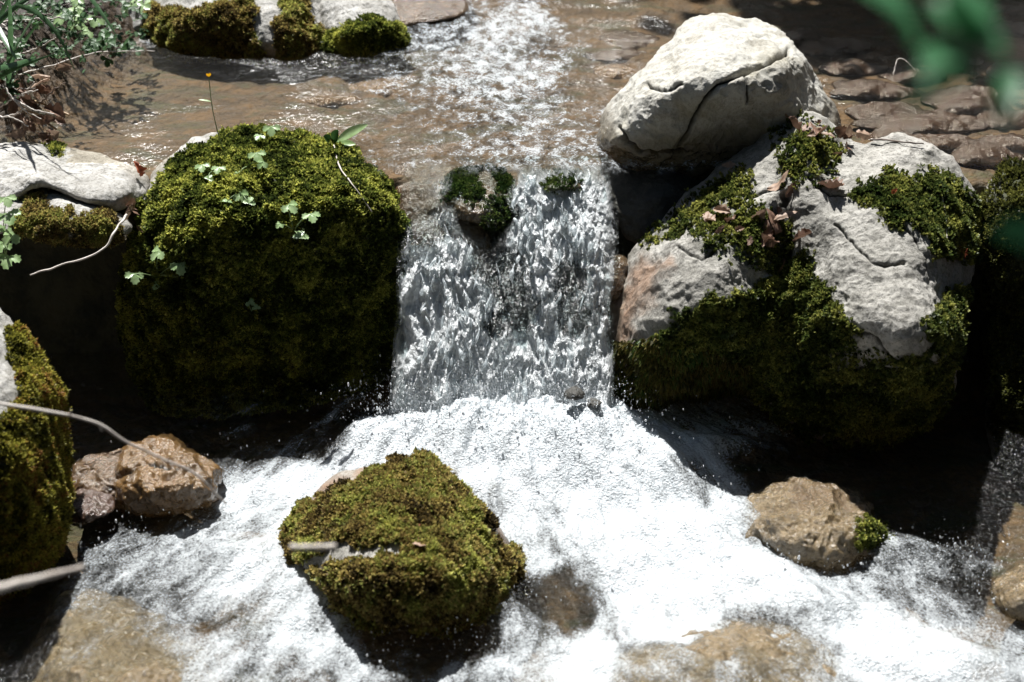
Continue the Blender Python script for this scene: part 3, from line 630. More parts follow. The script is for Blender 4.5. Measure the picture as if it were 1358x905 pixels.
# grey boulder right of the fall
rb = rock('right', [(805,440),(812,400),(830,350),(860,310),(900,265),(950,228),(985,200),(1010,178),(1040,158),(1060,151),(1085,155),(1110,172),(1140,190),(1165,185),(1190,175),(1215,180),(1245,200),(1270,225),(1290,255),(1297,290),(1290,340),(1280,390),(1272,440),(1268,500),(1245,545),(1200,580),(1150,592),(1100,588),(1050,570),(1015,545),(990,520),(950,522),(900,518),(865,530),(845,542),(825,530),(808,490)],
    [(805,440,3.48),(830,350,3.58),(900,265,3.66),(985,200,3.74),(1060,151,3.80),(1130,188,3.74),(1200,176,3.74),(1270,225,3.66),(1297,290,3.58),(1280,390,3.40),(1266,500,3.28),(1200,580,3.22),(1100,588,3.22),(1015,545,3.30),(960,515,3.40),(845,540,3.40),(808,490,3.44),
     (930,320,3.42),(870,390,3.36),(850,460,3.32),(900,370,3.32),(900,440,3.26),(900,500,3.30),(940,290,3.50),(1000,250,3.56),(1060,200,3.64),(1035,340,3.42),(1040,420,3.32),(980,440,3.27),(970,360,3.32),(1110,250,3.52),(1200,250,3.50),
     (1150,350,3.26),(1110,420,3.18),(1180,430,3.07),(1205,470,3.04),(1245,440,3.10),(1250,340,3.36),(1160,500,3.16),(1100,480,3.20),(1090,540,3.20),(1180,550,3.18)],
    M['lime'], 'big pale lobed boulder with moss patches, right of the waterfall', edge=.07, n=(230, 760), rough=.75, seed=21, mossh=.008, wetz=-.02,
    moss=[{'p': [(860,320),(930,262),(985,232),(992,262),(940,285),(895,312)], 'w': .7, 'soft': 20}, {'p': [(1030,175),(1060,160),(1085,170),(1110,205),(1090,240),(1040,235)], 'w': .36, 'soft': 25}, {'p': [(930,290),(965,275),(1005,280),(1045,300),(1050,330),(1000,345),(940,330)], 'w': .6, 'soft': 22}, [(1130,262),(1165,240),(1240,235),(1290,262),(1300,345),(1250,340),(1205,305),(1165,280)],
          {'p': [(1030,350),(1065,335),(1080,370),(1110,412),(1140,440),(1100,475),(1040,480),(1000,505),(940,520),(860,545),(818,525),(815,505),(852,482),(895,425),(940,398),(1000,388)], 'soft': 10}, [(1235,420),(1280,385),(1275,470),(1225,455)], {'p': [(1070,440),(1150,480),(1260,475),(1245,560),(1150,585),(1030,560),(1000,500)], 'w': .8, 'soft': 20}],  # last patch: moss kept dense to paint the underside's shade
    stain=[([(800,500),(808,400),(850,340),(885,350),(850,420),(830,520)], .75)],
    cracks=[([(1040,260),(1046,320),(1036,360),(1045,400)], 9, .03), ([(990,262),(1020,255),(1040,245)], 2.5, .01), ([(1015,545),(1060,530),(1120,545),(1170,520)], 4, .02), ([(1100,425),(1150,445),(1205,490),(1240,485)], 4, .012), ([(1110,300),(1135,330),(1160,352),(1200,350)], 1.8, .008), ([(1070,235),(1100,262),(1135,258)], 1.8, .008), ([(1180,290),(1215,325),(1235,372)], 1.8, .007), ([(900,330),(930,345),(985,312)], 1.8, .008)])
moss_on(rb, 'right', 38000, (.006, .014), .0046, [(0.025, 0.040, 0.010), (0.085, 0.105, 0.024), (0.24, 0.24, 0.06)], wmin=.06)
# hanging moss fringe at its foot
D = ROCK['right']; keep = D['moss'].copy(); D['moss'] = sstep(0, 14, poly_sd(D['px'], D['py'], [(808,450),(880,440),(1000,470),(1000,520),(940,525),(850,545),(815,525)])) * D['front']
moss_on(rb, 'right', 4500, (.010, .022), .0036, [(0.03, .03, .01), (.10, .08, .018), (.035, .07, .015)], droop=.45, blades=5, label='shaggy hanging moss fringe'); D['moss'] = keep
# slabs on the left bank
sl = rock('slab', [(-60,205),(0,193),(40,190),(90,197),(140,210),(180,225),(197,240),(190,262),(170,278),(130,272),(90,258),(50,245),(20,262),(-30,275),(-90,250)],
    [(-60,205,3.86),(40,190,3.92),(140,210,3.86),(195,240,3.74),(170,275,3.62),(90,258,3.62),(20,255,3.60),(-60,270,3.58),(60,220,3.74),(130,238,3.68),(120,255,3.60),(50,235,3.62),(0,225,3.7),(165,262,3.60)],
    M['grey'], 'flat topped pale grey slab beside the mossy boulder on the left', name='rock', edge=.05, back=.25, n=(90, 380), rough=.55, seed=31, layers=.01, moss=[[(58,198),(75,199),(78,206),(62,205)]], mossh=.004)
s2 = rock('ledge', [(-60,262),(20,255),(60,254),(100,264),(140,278),(165,290),(174,305),(150,320),(110,322),(70,316),(30,306),(-60,318)],
    [(-60,262,3.66),(60,254,3.64),(140,278,3.58),(174,305,3.52),(110,322,3.48),(30,306,3.48),(-60,318,3.46),(60,285,3.52),(120,298,3.50),(0,285,3.52)],
    M['grey'], 'narrow grey ledge edged with moss under the flat slab', name='rock', edge=.04, back=.25, n=(70, 320), rough=.5, seed=33, moss=[[(28,262),(60,262),(60,285),(95,275),(90,320),(20,312)], [(95,300),(120,285),(165,298),(160,322),(100,322)]], mossh=.009)
moss_on(s2, 'ledge', 5000, (.006, .012), .0027, OLIVES)
moss_on(sl, 'slab', 250, (.005, .009), .0027, GREENS)
# stones in the lower pool
rock('ochre', [(150,640),(165,612),(190,592),(215,586),(245,592),(270,605),(290,620),(285,650),(270,672),(240,680),(200,680),(165,672),(148,658)],
    [(150,650,2.98),(190,592,3.10),(245,592,3.10),(290,620,3.04),(270,672,2.92),(200,682,2.90),(220,625,2.95),(250,640,2.90),(180,630,2.95),(210,650,2.87),(190,665,2.88)],
    M['orange'], 'wet ochre stone in the dark pool beside the left rock', name='stone', edge=.04, back=.15, n=(80, 280), layers=.008, rough=1.5, seed=41, wetz=.4, nscale=.7, cracks=[([(158,640),(185,622),(205,618),(235,622)], 3, .02)])
rock('stripe', [(86,640),(100,615),(130,600),(165,598),(200,600),(205,625),(180,650),(140,662),(105,655)],
    [(86,640,3.0),(130,600,3.14),(200,600,3.12),(180,650,2.97),(105,655,2.97),(140,628,3.02)], M['brown'], 'low streaked brown stone half behind the ochre stone', name='stone', edge=.03, back=.12, n=(70, 240), rough=1.2, wetz=.3, seed=43, nscale=.6, layers=.006)
rock('pinkie', [(86,670),(105,652),(135,655),(154,668),(142,685),(110,692),(90,686)], [(86,670,2.90),(135,655,2.94),(154,668,2.90),(110,692,2.83),(120,672,2.85)], M['pink'], 'small dull pink stone at the foot of the left mossy rock', name='stone', edge=.02, back=.08, n=(40, 160), rough=.9, wetz=.3, seed=45, nscale=.5)
bw = rock('brown', [(985,690),(990,660),(1015,645),(1045,635),(1080,638),(1110,648),(1140,660),(1165,690),(1183,715),(1170,735),(1140,745),(1100,755),(1060,752),(1020,735),(995,715)],
    [(985,690,2.90),(1015,645,3.02),(1080,638,3.05),(1140,660,2.98),(1183,715,2.82),(1140,745,2.74),(1060,752,2.74),(1000,720,2.80),(1060,680,2.84),(1120,690,2.83),(1060,720,2.74),(1130,720,2.75)],
    M['olive'], 'wet tan stone with a mossy corner in the pool at right', name='stone', edge=.04, back=.15, n=(90, 300), layers=.006, rough=1.5, seed=47, wetz=.35, nscale=.8, moss=[[(1140,690),(1165,695),(1185,718),(1165,735),(1140,722)]], mossh=.006, stain=[([(1040,640),(1110,645),(1140,670),(1060,680)], .35)])
moss_on(bw, 'brown', 900, (.006, .011), .0028, GREENS)
rock('subleft', [(-40,940),(20,890),(50,840),(75,800),(100,785),(150,790),(200,810),(250,850),(285,885),(300,950),(150,1000),(0,1000)],
    [(20,890,2.40),(75,800,2.60),(150,790,2.63),(250,850,2.47),(300,940,2.26),(100,900,2.32),(160,850,2.42),(150,1000,2.12),(0,1000,2.14)],
    M['olive'], 'tan rock under a film of running water, bottom left of the stream', edge=.05, back=.2, n=(110, 340), rough=1.1, seed=51, wetz=.2)
rock('submid', [(770,905),(830,868),(880,845),(940,830),(1000,828),(1050,840),(1095,865),(1115,905),(1080,970),(950,990),(820,965)],
    [(770,905,2.33),(880,845,2.47),(1000,828,2.51),(1095,865,2.42),(1115,905,2.33),(950,880,2.36),(950,990,2.15),(820,965,2.2),(1080,970,2.19)],
    M['olive'], 'broad tan rock just under the water, at the bottom middle of the stream', edge=.04, back=.2, n=(100, 340), rough=1.1, seed=53, wetz=.2)
rock('rimright', [(1315,790),(1330,760),(1360,745),(1400,745),(1420,800),(1390,830),(1340,820)], [(1315,790,2.62),(1360,745,2.72),(1420,790,2.62),(1360,825,2.52),(1360,785,2.56)], M['olive'], 'wet brown stone at the right edge of the foaming water', name='stone', edge=.03, back=.1, n=(50, 180), rough=.8, wetz=.3, seed=55, nscale=.6)
# small stones at the lip and foot of the fall
l1 = rock('lip', [(590,245),(610,228),(640,222),(670,230),(682,250),(680,280),(662,300),(632,297),(606,288),(590,268)], [(590,250,3.76),(640,222,3.86),(682,250,3.76),(662,300,3.62),(606,288,3.65),(635,255,3.70),(640,280,3.64)],
    M['brown'], 'mossy stone breaking the lip of the waterfall', name='stone', edge=.03, back=.12, n=(60, 220), rough=.7, seed=61, nscale=.6, moss=[[(590,228),(635,222),(640,255),(625,270),(596,262)], [(636,262),(680,262),(685,300),(640,302)], [(655,225),(688,235),(680,262),(660,250)]], mossh=.006, wetz=.6)
moss_on(l1, 'lip', 1300, (.005, .011), .0026, [(0.015, .03, .008), (.04, .07, .015), (.10, .12, .03)])
l2 = rock('lip2', [(692,240),(715,229),(755,226),(788,236),(775,248),(720,252)], [(692,242,3.77),(730,227,3.83),(768,238,3.77),(720,254,3.70),(735,241,3.72)], M['brown'], 'small flat mossy stone on the lip of the waterfall, beside the taller one', name='stone', edge=.02, back=.08, n=(30, 140), rough=.4, seed=63, nscale=.5, moss=[[(680,240),(715,226),(770,230),(760,256),(700,258)]], mossh=.005)
moss_on(l2, 'lip2', 450, (.005, .010), .0026, [(0.015, .03, .008), (.04, .07, .015), (.10, .12, .03)])
rock('slip', [(790,372),(798,350),(815,338),(832,345),(836,372),(822,398),(800,396)], [(790,372,3.56),(815,338,3.64),(836,372,3.60),(800,396,3.52),(815,368,3.53)], M['brown'], 'wet brown stone at the right side of the fall against the pale boulder', name='stone', edge=.03, back=.08, n=(40, 150), rough=.9, wetz=1, seed=65, nscale=.5)
for k, (a, b, r_) in enumerate([(762, 522, 11), (787, 534, 8)]):
    ang = np.linspace(0, 2 * np.pi, 9)[:-1]; o_ = [(a + r_ * 1.2 * math.cos(t) * (1 + .2 * math.sin(3 * t + k)), b + r_ * .8 * math.sin(t)) for t in ang]
    rock(f'foot{k}', o_, [(a, b - r_, 3.27), (a, b + r_, 3.22), (a - r_, b, 3.24), (a + r_, b, 3.24), (a, b, 3.21)], M['dark'], ['dark wet pebble poking out of the foam at the foot of the fall', 'tan wet pebble below the dark one at the foot of the fall'][k], name='pebble', edge=.01, back=.04, n=(20, 80), rough=.4, seed=67 + k, nscale=.3)
rock('chute', [(520,232),(545,212),(585,215),(618,232),(640,280),(652,340),(640,400),(600,440),(550,430),(525,370),(520,290)], [(520,232,3.86),(585,215,3.90),(618,232,3.82),(652,340,3.68),(600,440,3.60),(525,370,3.66),(580,250,3.80),(590,300,3.72),(590,370,3.64)],
    M['brown'], 'smooth brown rock that the left half of the waterfall slides over', name='rock', edge=.05, back=.2, n=(70, 240), rough=.5, seed=69, nscale=.8, wetz=1)
rock('gap', [(806,232),(850,222),(930,222),(1010,225),(1000,262),(940,300),(880,330),(838,318),(815,280)], [(806,232,3.84),(930,222,3.88),(1010,225,3.86),(940,300,3.72),(838,318,3.68),(880,260,3.74),(870,300,3.69)],  # filler rock; its near-black colour stands for the gap's shade
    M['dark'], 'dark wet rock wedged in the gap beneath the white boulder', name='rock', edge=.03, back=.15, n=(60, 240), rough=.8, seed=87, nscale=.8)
# far rocks
fa = rock('farA', [(198,-30),(198,20),(200,45),(215,62),(250,70),(300,73),(350,76),(400,79),(424,66),(428,20),(430,-40),(300,-90)],
    [(198,0,5.05),(215,62,4.86),(300,73,4.80),(400,79,4.76),(428,20,4.95),(300,-90,5.5),(200,-60,5.3),(430,-60,5.3),(300,30,4.80),(350,10,4.85),(260,-20,5.0),(380,50,4.74),(250,45,4.80)],
    M['grey'], 'wide pale grey boulder with brown moss along its foot, across the upper stream', edge=.05, n=(110, 400), rough=.7, seed=71, moss=[[(200,8),(260,15),(300,10),(330,-5),(345,60),(380,90),(330,85),(210,75)], [(372,5),(400,-10),(410,40),(430,50),(420,85),(370,75)]], mossh=.016)
moss_on(fa, 'farA', 14000, (.008, .017), .0036, OLIVES)
fb = rock('farB', [(424,60),(428,10),(440,-30),(500,-40),(518,0),(530,40),(525,62),(490,73),(455,79),(428,78)],
    [(424,60,4.85),(428,0,5.0),(500,-40,5.2),(530,40,4.88),(490,73,4.78),(440,78,4.76),(475,40,4.78),(470,10,4.92)],
    M['grey'], 'grey rock topped by one bright moss cushion, across the upper stream', edge=.05, n=(80, 300), rough=.6, seed=73, moss=[[(432,55),(455,35),(495,25),(535,45),(528,72),(440,84)]], mossh=.018)
moss_on(fb, 'farB', 7000, (.008, .017), .0036, GREENS)
rock('farC', [(84,-30),(88,10),(110,26),(140,36),(165,51),(184,47),(192,20),(192,-30),(140,-60)], [(84,0,5.2),(140,36,5.0),(180,48,4.92),(192,0,5.05),(140,-60,5.5),(140,10,5.0)], M['grey'], 'pale angular stone behind the bank plants at the top left', name='rock', edge=.04, n=(60, 240), rough=.8, seed=75)
rock('farD', [(512,-15),(540,-25),(580,-30),(622,-20),(624,10),(600,25),(560,32),(522,32)], [(512,0,5.25),(580,-30,5.6),(624,0,5.3),(560,32,5.05),(570,5,5.15)], M['brown'], 'wet brown rock at the top of the little rapid', name='rock', edge=.04, n=(60, 220), rough=.6, seed=77, wetz=.9)
fr = rock('farR', [(1304,300),(1308,255),(1330,225),(1360,205),(1400,200),(1460,260),(1480,600),(1400,670),(1335,650),(1312,570),(1318,450),(1306,360)],
    [(1304,300,3.62),(1360,205,3.80),(1460,260,3.7),(1480,600,3.3),(1400,670,3.2),(1312,570,3.4),(1318,450,3.5),(1370,280,3.55),(1380,450,3.42),(1345,540,3.34)],
    M['grey'], 'dark mossy boulder at the right edge, beyond the pale lobed one', edge=.06, n=(120, 380), rough=.7, seed=81, moss=[[(1300,300),(1330,220),(1400,195),(1500,300),(1480,650),(1330,650),(1300,400)]], mossh=.014)
moss_on(fr, 'farR', 12000, (.007, .014), .0030, DULL)

# flat stones on the bed of the upper stream, right of the white boulder and left of it
bed_specs = [(1230,165,95,17,'long flat brown stone slab under the clear water behind the pale boulders'),(1170,148,55,13,None),(1285,135,60,22,None),(1330,160,45,16,None),(1190,185,60,12,None),(1300,205,70,18,None),(1250,190,55,12,None),(1150,118,50,13,None),(1090,62,28,14,None),(1130,90,45,11,None),
    (1345,95,40,14,None),(1340,40,40,10,None),(1210,100,45,12,None),(1180,125,50,10,None),(1340,190,40,12,None),(1060,48,26,10,None),(1120,60,35,9,None),(1270,85,40,9,None),
    (838,58,48,16,'pale brown flat stone under the ripples left of the white boulder'),(820,75,46,9,'narrow tan stone beside the white boulder, nearer than the pale one'),(815,98,30,12,'small orange stone touching the left flank of the white boulder'),(510,118,80,17,'orange flat stone shining under the upper stream'),(440,135,40,8,'small brown stone next to the orange flat one'),
    (300,100,70,12,'long brown stone under calm water behind the yellow flower')]
for k, (a, b, rx, ry, lab) in enumerate(bed_specs):
    ang = np.linspace(0, 2 * np.pi, 13)[:-1]; rr = RNG.uniform(.82, 1.15, 12)
    o_ = [(a + rx * math.cos(t) * r_, b + ry * math.sin(t) * r_) for t, r_ in zip(ang, rr)]
    zt = UP - (.022 if a > 1000 else .04) - RNG.uniform(0, .02)
    Yc = lambda py, zz: float(atZ(0, py, zz)[1])
    ct = [(a, b - ry, Yc(b - ry, zt - .025)), (a, b + ry, Yc(b + ry, zt - .055)), (a - rx, b, Yc(b, zt - .03)), (a + rx, b, Yc(b, zt - .03)), (a, b, Yc(b, zt)), (a, b + ry * .55, Yc(b + ry * .55, zt - .004)), (a, b - ry * .6, Yc(b - ry * .6, zt - .008))]
    if lab is None:
        lab = 'flat brown stone under the shallow water on the right of the upper stream' if a > 1000 else 'flat brown stone under the rippled water of the upper stream'
    rock(f'bed{k}', o_, ct, M['orange'] if 'orange' in lab else M['bedstone'], lab, cat='stone', name='flat_stone', group='flat stones on the bed of the upper stream', edge=.02, back=.06, n=(34, 130), wetz=.7, rough=.9, seed=90 + k, nscale=.45)

# ------------------------------------------------------------------ plants, leaves, twigs
def tube(pts, r0, r1, n=40, k=7, wob=0.0, seed=0):
    P = catmull(pts, n, False) if len(pts) > 2 else np.linspace(pts[0], pts[1], n)
    if wob: P = P + wob * np.stack([pn(np.c_[np.linspace(0, 9, n), np.full(n, seed + j), np.zeros(n)], j) for j in range(3)], -1)
    T = np.gradient(P, axis=0); T /= np.linalg.norm(T, axis=1, keepdims=True) + 1e-9
    up = np.where(np.abs(T[:, 2:3]) > .9, [[1, 0, 0]], [[0, 0, 1]]); A = np.cross(T, up); A /= np.linalg.norm(A, axis=1, keepdims=True); B = np.cross(T, A)
    r = np.linspace(r0, r1, n) * (1 + .12 * np.sin(np.linspace(0, 23, n) + seed)); a = np.linspace(0, 2 * np.pi, k, endpoint=False)
    V = (P[:, None] + (A[:, None] * np.cos(a)[None, :, None] + B[:, None] * np.sin(a)[None, :, None]) * r[:, None, None]).reshape(-1, 3)
    return V, grid_quads(n, k, True), [np.arange(k)[::-1], np.arange((n - 1) * k, n * k)]
class Bag:
    def __init__(s): s.V, s.Q, s.T, s.G, s.c = [], [], [], [], 0
    def add(s, V, Q=None, T=None, G=()):
        s.V.append(np.asarray(V, float))
        if Q is not None: s.Q.append(np.asarray(Q) + s.c)
        if T is not None: s.T.append(np.asarray(T) + s.c)
        for g_ in G: s.G.append(np.asarray(g_) + s.c)
        s.c += len(V)
    def build(s, name, mat, label, cat=None, group=None, parent=None):
        return thing_mesh(name, np.vstack(s.V), mat, label, cat, group, parent, quads=np.vstack(s.Q) if s.Q else None, tris=np.vstack(s.T) if s.T else None, ngons=s.G)
def frame(n, twist):
    n = np.asarray(n, float); n = n / np.linalg.norm(n); a = np.cross(n, [0, 0, 1.0]) if abs(n[2]) < .95 else np.cross(n, [0, 1.0, 0]); a /= np.linalg.norm(a); b = np.cross(n, a)
    return math.cos(twist) * a + math.sin(twist) * b, -math.sin(twist) * a + math.cos(twist) * b, n
LOBE = [(0, 0), (.12, .06), (.20, .30), (.40, .42), (.36, .60), (.46, .80), (.26, .84), (.18, 1.0), (0, .94)]
def lobed_leaf(c, n, size, twist):                       # three toothed leaflets
    x, y, z_ = frame(n, twist); bag_V, T = [], []
    for k, a in enumerate((-1.25, 0, 1.25)):
        L = LOBE + [(-p_[0], p_[1]) for p_ in LOBE[-2:0:-1]]
        pts = np.array(L) * np.array([.9, 1]) * size * (1 if k == 1 else .85); ca, sa = math.cos(a), math.sin(a)
        q = np.c_[pts[:, 0] * ca + pts[:, 1] * sa, -pts[:, 0] * sa + pts[:, 1] * ca]
        h = np.abs(pts[:, 0]) * .35 - (pts[:, 1] / size) ** 2 * size * .22
        b = len(bag_V); bag_V += list(np.asarray(c) + q[:, :1] * x + q[:, 1:] * y + h[:, None] * z_)
        mid = np.asarray(c) + (sa * .5 * size) * x + (ca * .5 * size) * y - .05 * size * z_; bag_V.append(mid); m = len(pts)
        T += [(b + i, b + (i + 1) % m, b + m) for i in range(m)]
    return np.array(bag_V), np.array(T)
def oval_leaf(c, d, n, length, width, curl=.2, fold=.25, nu=10, nv=5, jag=0.0, sd=0):
    d = np.asarray(d, float); d /= np.linalg.norm(d); s = np.cross(d, n); s /= np.linalg.norm(s); n = np.cross(s, d)
    t = np.linspace(0, 1, nu)[:, None]; v = np.linspace(-1, 1, nv)[None]
    wd = width * np.sin(np.pi * np.clip(t * .96 + .02, 0, 1)) ** .75 * (1 + jag * pn(np.stack([t * 9 + 0 * v, np.full((nu, nv), sd * 1.3), np.zeros((nu, nv))], -1), 3))
    X = t * length; H = fold * np.abs(v) * wd - curl * length * t ** 2 + jag * .5 * width * pn(np.stack([t * 3 + 0 * v, v * 2 + 0 * t, np.full((nu, nv), sd * 2.1)], -1), 5)
    P = np.asarray(c) + X[..., None] * d + (v * wd)[..., None] * s + H[..., None] * n
    return P.reshape(-1, 3), grid_quads(nu, nv)
CAMV = np.array([0, -.87, .5])
def sprig(key, base, leaves, label, size=.030, mat='leaf', group='three lobed seedlings on the mossy boulder'):
    b, n = on(key, *base, .002) if key else (atY(base[0], base[1], base[2]), CAMV)
    root = empty('plant', b, label, 'plant', group)
    st = Bag()
    for k, lf in enumerate(leaves):
        lx, ly = lf[:2]; sc = lf[2] if len(lf) > 2 else 1
        p_ = atY(lx, ly, b[1] - .03 - .02 * (k % 3)) ; mid = (b + p_) / 2 + np.array([0, -.015, .012])
        V, Q, G = tube([b, mid, p_ - np.array([0, 0, .002])], .0016, .0011, 14, 6); st.add(V, Q, None, G)
        nn = np.array([RNG.normal(0, .25), -.45 + RNG.normal(0, .2), 1.0]); V, T = lobed_leaf(p_, nn, size * sc * RNG.uniform(.9, 1.1), RNG.uniform(-.6, .6) + (0 if ly < base[1] else 3.1))
        thing_mesh('leaf', V, M[mat], None, None, parent=root, tris=T, smooth=False)
    st.build('stem', M['stem'], None, parent=root)
    return root
sprig('left', (212, 366), [(212, 333, 1.1), (178, 363), (238, 350, 1.05), (214, 380, .9), (228, 366, .6)], 'seedling with bright lobed leaves low on the left flank of the mossy boulder')
sprig('left', (390, 306), [(382, 272, 1.15), (412, 284, 1.0), (399, 316, .9), (372, 297, .6)], 'seedling with lobed leaves at the middle of the mossy boulder front')
sprig('left', (322, 262), [(318, 257, 1.0), (300, 268, .7), (330, 270, .7)], 'small seedling high on the mossy boulder, below the tall stemmed ones')
sprig('left', (330, 226), [(340, 203, 1.1), (318, 232, .8), (350, 215, .8), (305, 243, .7)], 'pale seedling near the top of the mossy boulder')
sprig('left', (285, 230), [(268, 219, 1.0), (290, 222, .8), (276, 238, .6)], 'pale seedling at the upper left shoulder of the mossy boulder')
sprig('left', (352, 190), [(360, 168, 1.0), (345, 180, .7)], 'tiny seedling on the crest of the mossy boulder')
sprig('left', (332, 408), [(330, 400, .6), (340, 410, .5)], 'dim little seedling in the shaded front of the mossy boulder')
sprig(None, (8, 350, 3.38), [(8, 262, 1.0), (10, 283, 1.1), (18, 310, 1.1), (4, 322, 1.0), (12, 340, 1.1), (-8, 300, 1)], 'leafy seedling at the left edge below the grey slab', .034)
# broad leaved seedling on the right shoulder of the boulder
b, n_ = on('left', 441, 205, .002); root = empty('plant', b, 'broad leaved seedling with one long pale leaf on the boulder crest', 'plant')
for (tx, ty, ln, wd, nm, mt) in [(478, 168, .085, .016, 'leaf', 'leaf'), (446, 176, .06, .016, 'leaf', 'leaf_dark'), (466, 190, .055, .012, 'leaf', 'leaf'), (446, 206, .05, .012, 'leaf', 'leaf'), (432, 182, .045, .014, 'leaf', 'leaf_dark')]:
    tip = atY(tx, ty, b[1] - .02); d = tip - b; V, Q = oval_leaf(b + d * .12, d, CAMV + np.array([0, 0, .6]), np.linalg.norm(d) * 1.05, wd, .1); thing_mesh(nm, V, M[mt], None, None, parent=root, quads=Q)
V, Q, G = tube([b - n_ * .01, b, b + np.array([0, 0, .012])], .003, .002, 8); thing_mesh('stem', V, M['stem'], None, None, parent=root, quads=Q, ngons=G)
# yellow flower
b, n_ = on('left', 300, 205, 0); top = atY(277, 102, b[1]); root = empty('flower', b, 'yellow flower on a long thin stem rising from the mossy boulder', 'flower')
V, Q, G = tube([b, atY(290, 180, b[1]), atY(281, 140, b[1]), top], .0016, .0011, 40, 6); thing_mesh('stem', V, M['stem'], None, None, parent=root, quads=Q, ngons=G)
bg = Bag()
for k in range(5):
    a = k * 1.2566; d = np.array([math.cos(a), math.sin(a) * .8, .55]); V, Q = oval_leaf(top, d, np.array([0, 0, 1.0]), .011, .0055, -.3, .1, 6, 5); bg.add(V, Q)
bg.build('petals', M['petal'], None, parent=root)
V, Q = oval_leaf(atY(280, 135, b[1]), np.array([-1, 0, .25]), np.array([0, -.3, 1]), .035, .004, .1); thing_mesh('leaf', V, M['leaf'], None, None, parent=root, quads=Q)

def twig(pts, r0, r1, label, mat='twig', name='twig', group=None, wob=.006, side=()):
    P = [np.asarray(p_, float) for p_ in pts]; bg = Bag()
    V, Q, G = tube(P, r0, r1, 70, 7, wob, len(COL.objects)); bg.add(V, Q, None, G)
    for s_ in side: V, Q, G = tube([np.asarray(p_, float) for p_ in s_], r1 * 1.1, r1 * .5, 12, 6, wob * .3, 3); bg.add(V, Q, None, G)
    return bg.build(name, M[mat], label, 'twig', group)
twig([atY(-60, 520, 2.18), atY(0, 536, 2.18), atY(60, 545, 2.19), atY(125, 560, 2.20), atY(170, 588, 2.21), atY(215, 608, 2.22), atY(260, 630, 2.24), atY(300, 668, 2.26)], .0036, .0020, 'long bare pale twig arching over the pool from the left mossy rock', wob=.004,
     side=[[atY(93, 552, 2.195), atY(94, 543, 2.19)], [atY(131, 562, 2.20), atY(135, 572, 2.20)]])
twig([atD(-60, 795, 1.75), atD(0, 780, 1.8), atD(60, 765, 1.9), atD(110, 752, 1.97)], .0068, .0032, 'short thick pale twig close to the viewer at the lower left', wob=.002)
twig([atY(40, 365, 3.30), atY(80, 352, 3.34), atY(120, 340, 3.38), atY(142, 325, 3.41), atY(152, 308, 3.44), atY(168, 285, 3.52)], .0022, .0034, 'curved pale root hanging below the grey slab at left', name='root')
twig([on('left', 440, 207, .01)[0], on('left', 450, 232, .016)[0], on('left', 468, 257, .016)[0], on('left', 486, 282, .014)[0]], .0026, .0016, 'pale straw hanging down the shoulder of the mossy boulder', 'twig', 'straw', wob=.002)
p0, _ = on('mid', 505, 728, .004); p1, _ = on('mid', 440, 727, .006)
twig([atD(385, 726, 2.05), atD(410, 726, 2.06), atD(445, 725, 2.08)], .0045, .004, 'short blurred stick in front of the mossy rock in the foam', wob=.001)
ps = [on('mid', a, b_, .008)[0] for a, b_ in ((566, 685), (556, 700), (553, 720), (556, 735), (566, 748))]
twig(ps, .0018, .0024, 'thin red stalk lying on the moss of the rock in the foam', 'dry_red', 'stalk', wob=.001)
ps = [on('right', a, b_, .007)[0] for a, b_ in ((1243, 262), (1249, 290), (1250, 320), (1252, 335))]
twig(ps, .0026, .0018, 'grey twig lying across the moss of the lobed boulder', wob=.002)
ps = [on('right', a, b_, .010)[0] for a, b_ in ((1155, 192), (1175, 188), (1200, 193), (1222, 197))]
twig(ps, .0030, .0018, 'dark twig on the top of the lobed boulder', 'twig_dark', wob=.003)
twig([atZ(1185, 100, .62), atZ(1190, 80, .66), atZ(1200, 80, .66), atZ(1215, 95, .63)], .002, .0015, 'small forked twig caught in the upper stream at right', 'twig', wob=.004)

# fallen dry leaves
def dry_leaf(p_, n_, size, label, mat, group, sd):
    a = RNG.uniform(0, 6.28); x, y, z_ = frame(n_ + RNG.normal(0, .55, 3), a)
    V, Q = oval_leaf(p_, x + z_ * RNG.uniform(0, .7), z_, size, size * RNG.uniform(.2, .36), RNG.uniform(-.7, .8), RNG.uniform(-.3, 1.1), 22, 9, 1.0, sd)
    thing_mesh('dry_leaf', V, M[mat], label, 'leaf', group, quads=Q)
piles = [('right', (1022, 290), 20, 22, 15, .06, 'crumpled brown leaf in the pile wedged in the cleft of the lobed boulder', 'leaves in the cleft of the lobed boulder'),
    ('right', (1105, 188), 26, 12, 12, .055, 'curled brown leaf in the pile along the top saddle of the lobed boulder', 'leaves on the saddle of the lobed boulder'),
    ('right', (1022, 168), 22, 8, 9, .05, 'curled brown leaf in the gap behind the lobed boulder, under the white one', 'leaves between the two pale boulders'),
    ('right', (965, 300), 22, 14, 6, .04, 'small brown leaf scrap on the moss at the left of the lobed boulder', 'leaf scraps on the lobed boulder'),
    ('ledge', (165, 292), 7, 8, 4, .06, 'pale brown dead leaf on the end of the mossy ledge', 'leaves on the mossy ledge')]
for key, (a, b_), sx, sy, cnt, sz, lab, grp in piles:
    for k in range(cnt):
        p_, n_ = on(key, RNG.normal(a, sx), RNG.normal(b_, sy), .012 + .006 * (k % 4)); dry_leaf(p_, n_, sz * RNG.uniform(.6, 1.15), lab, ('dry', 'dry_pale', 'dry')[k % 3], grp, k + a)
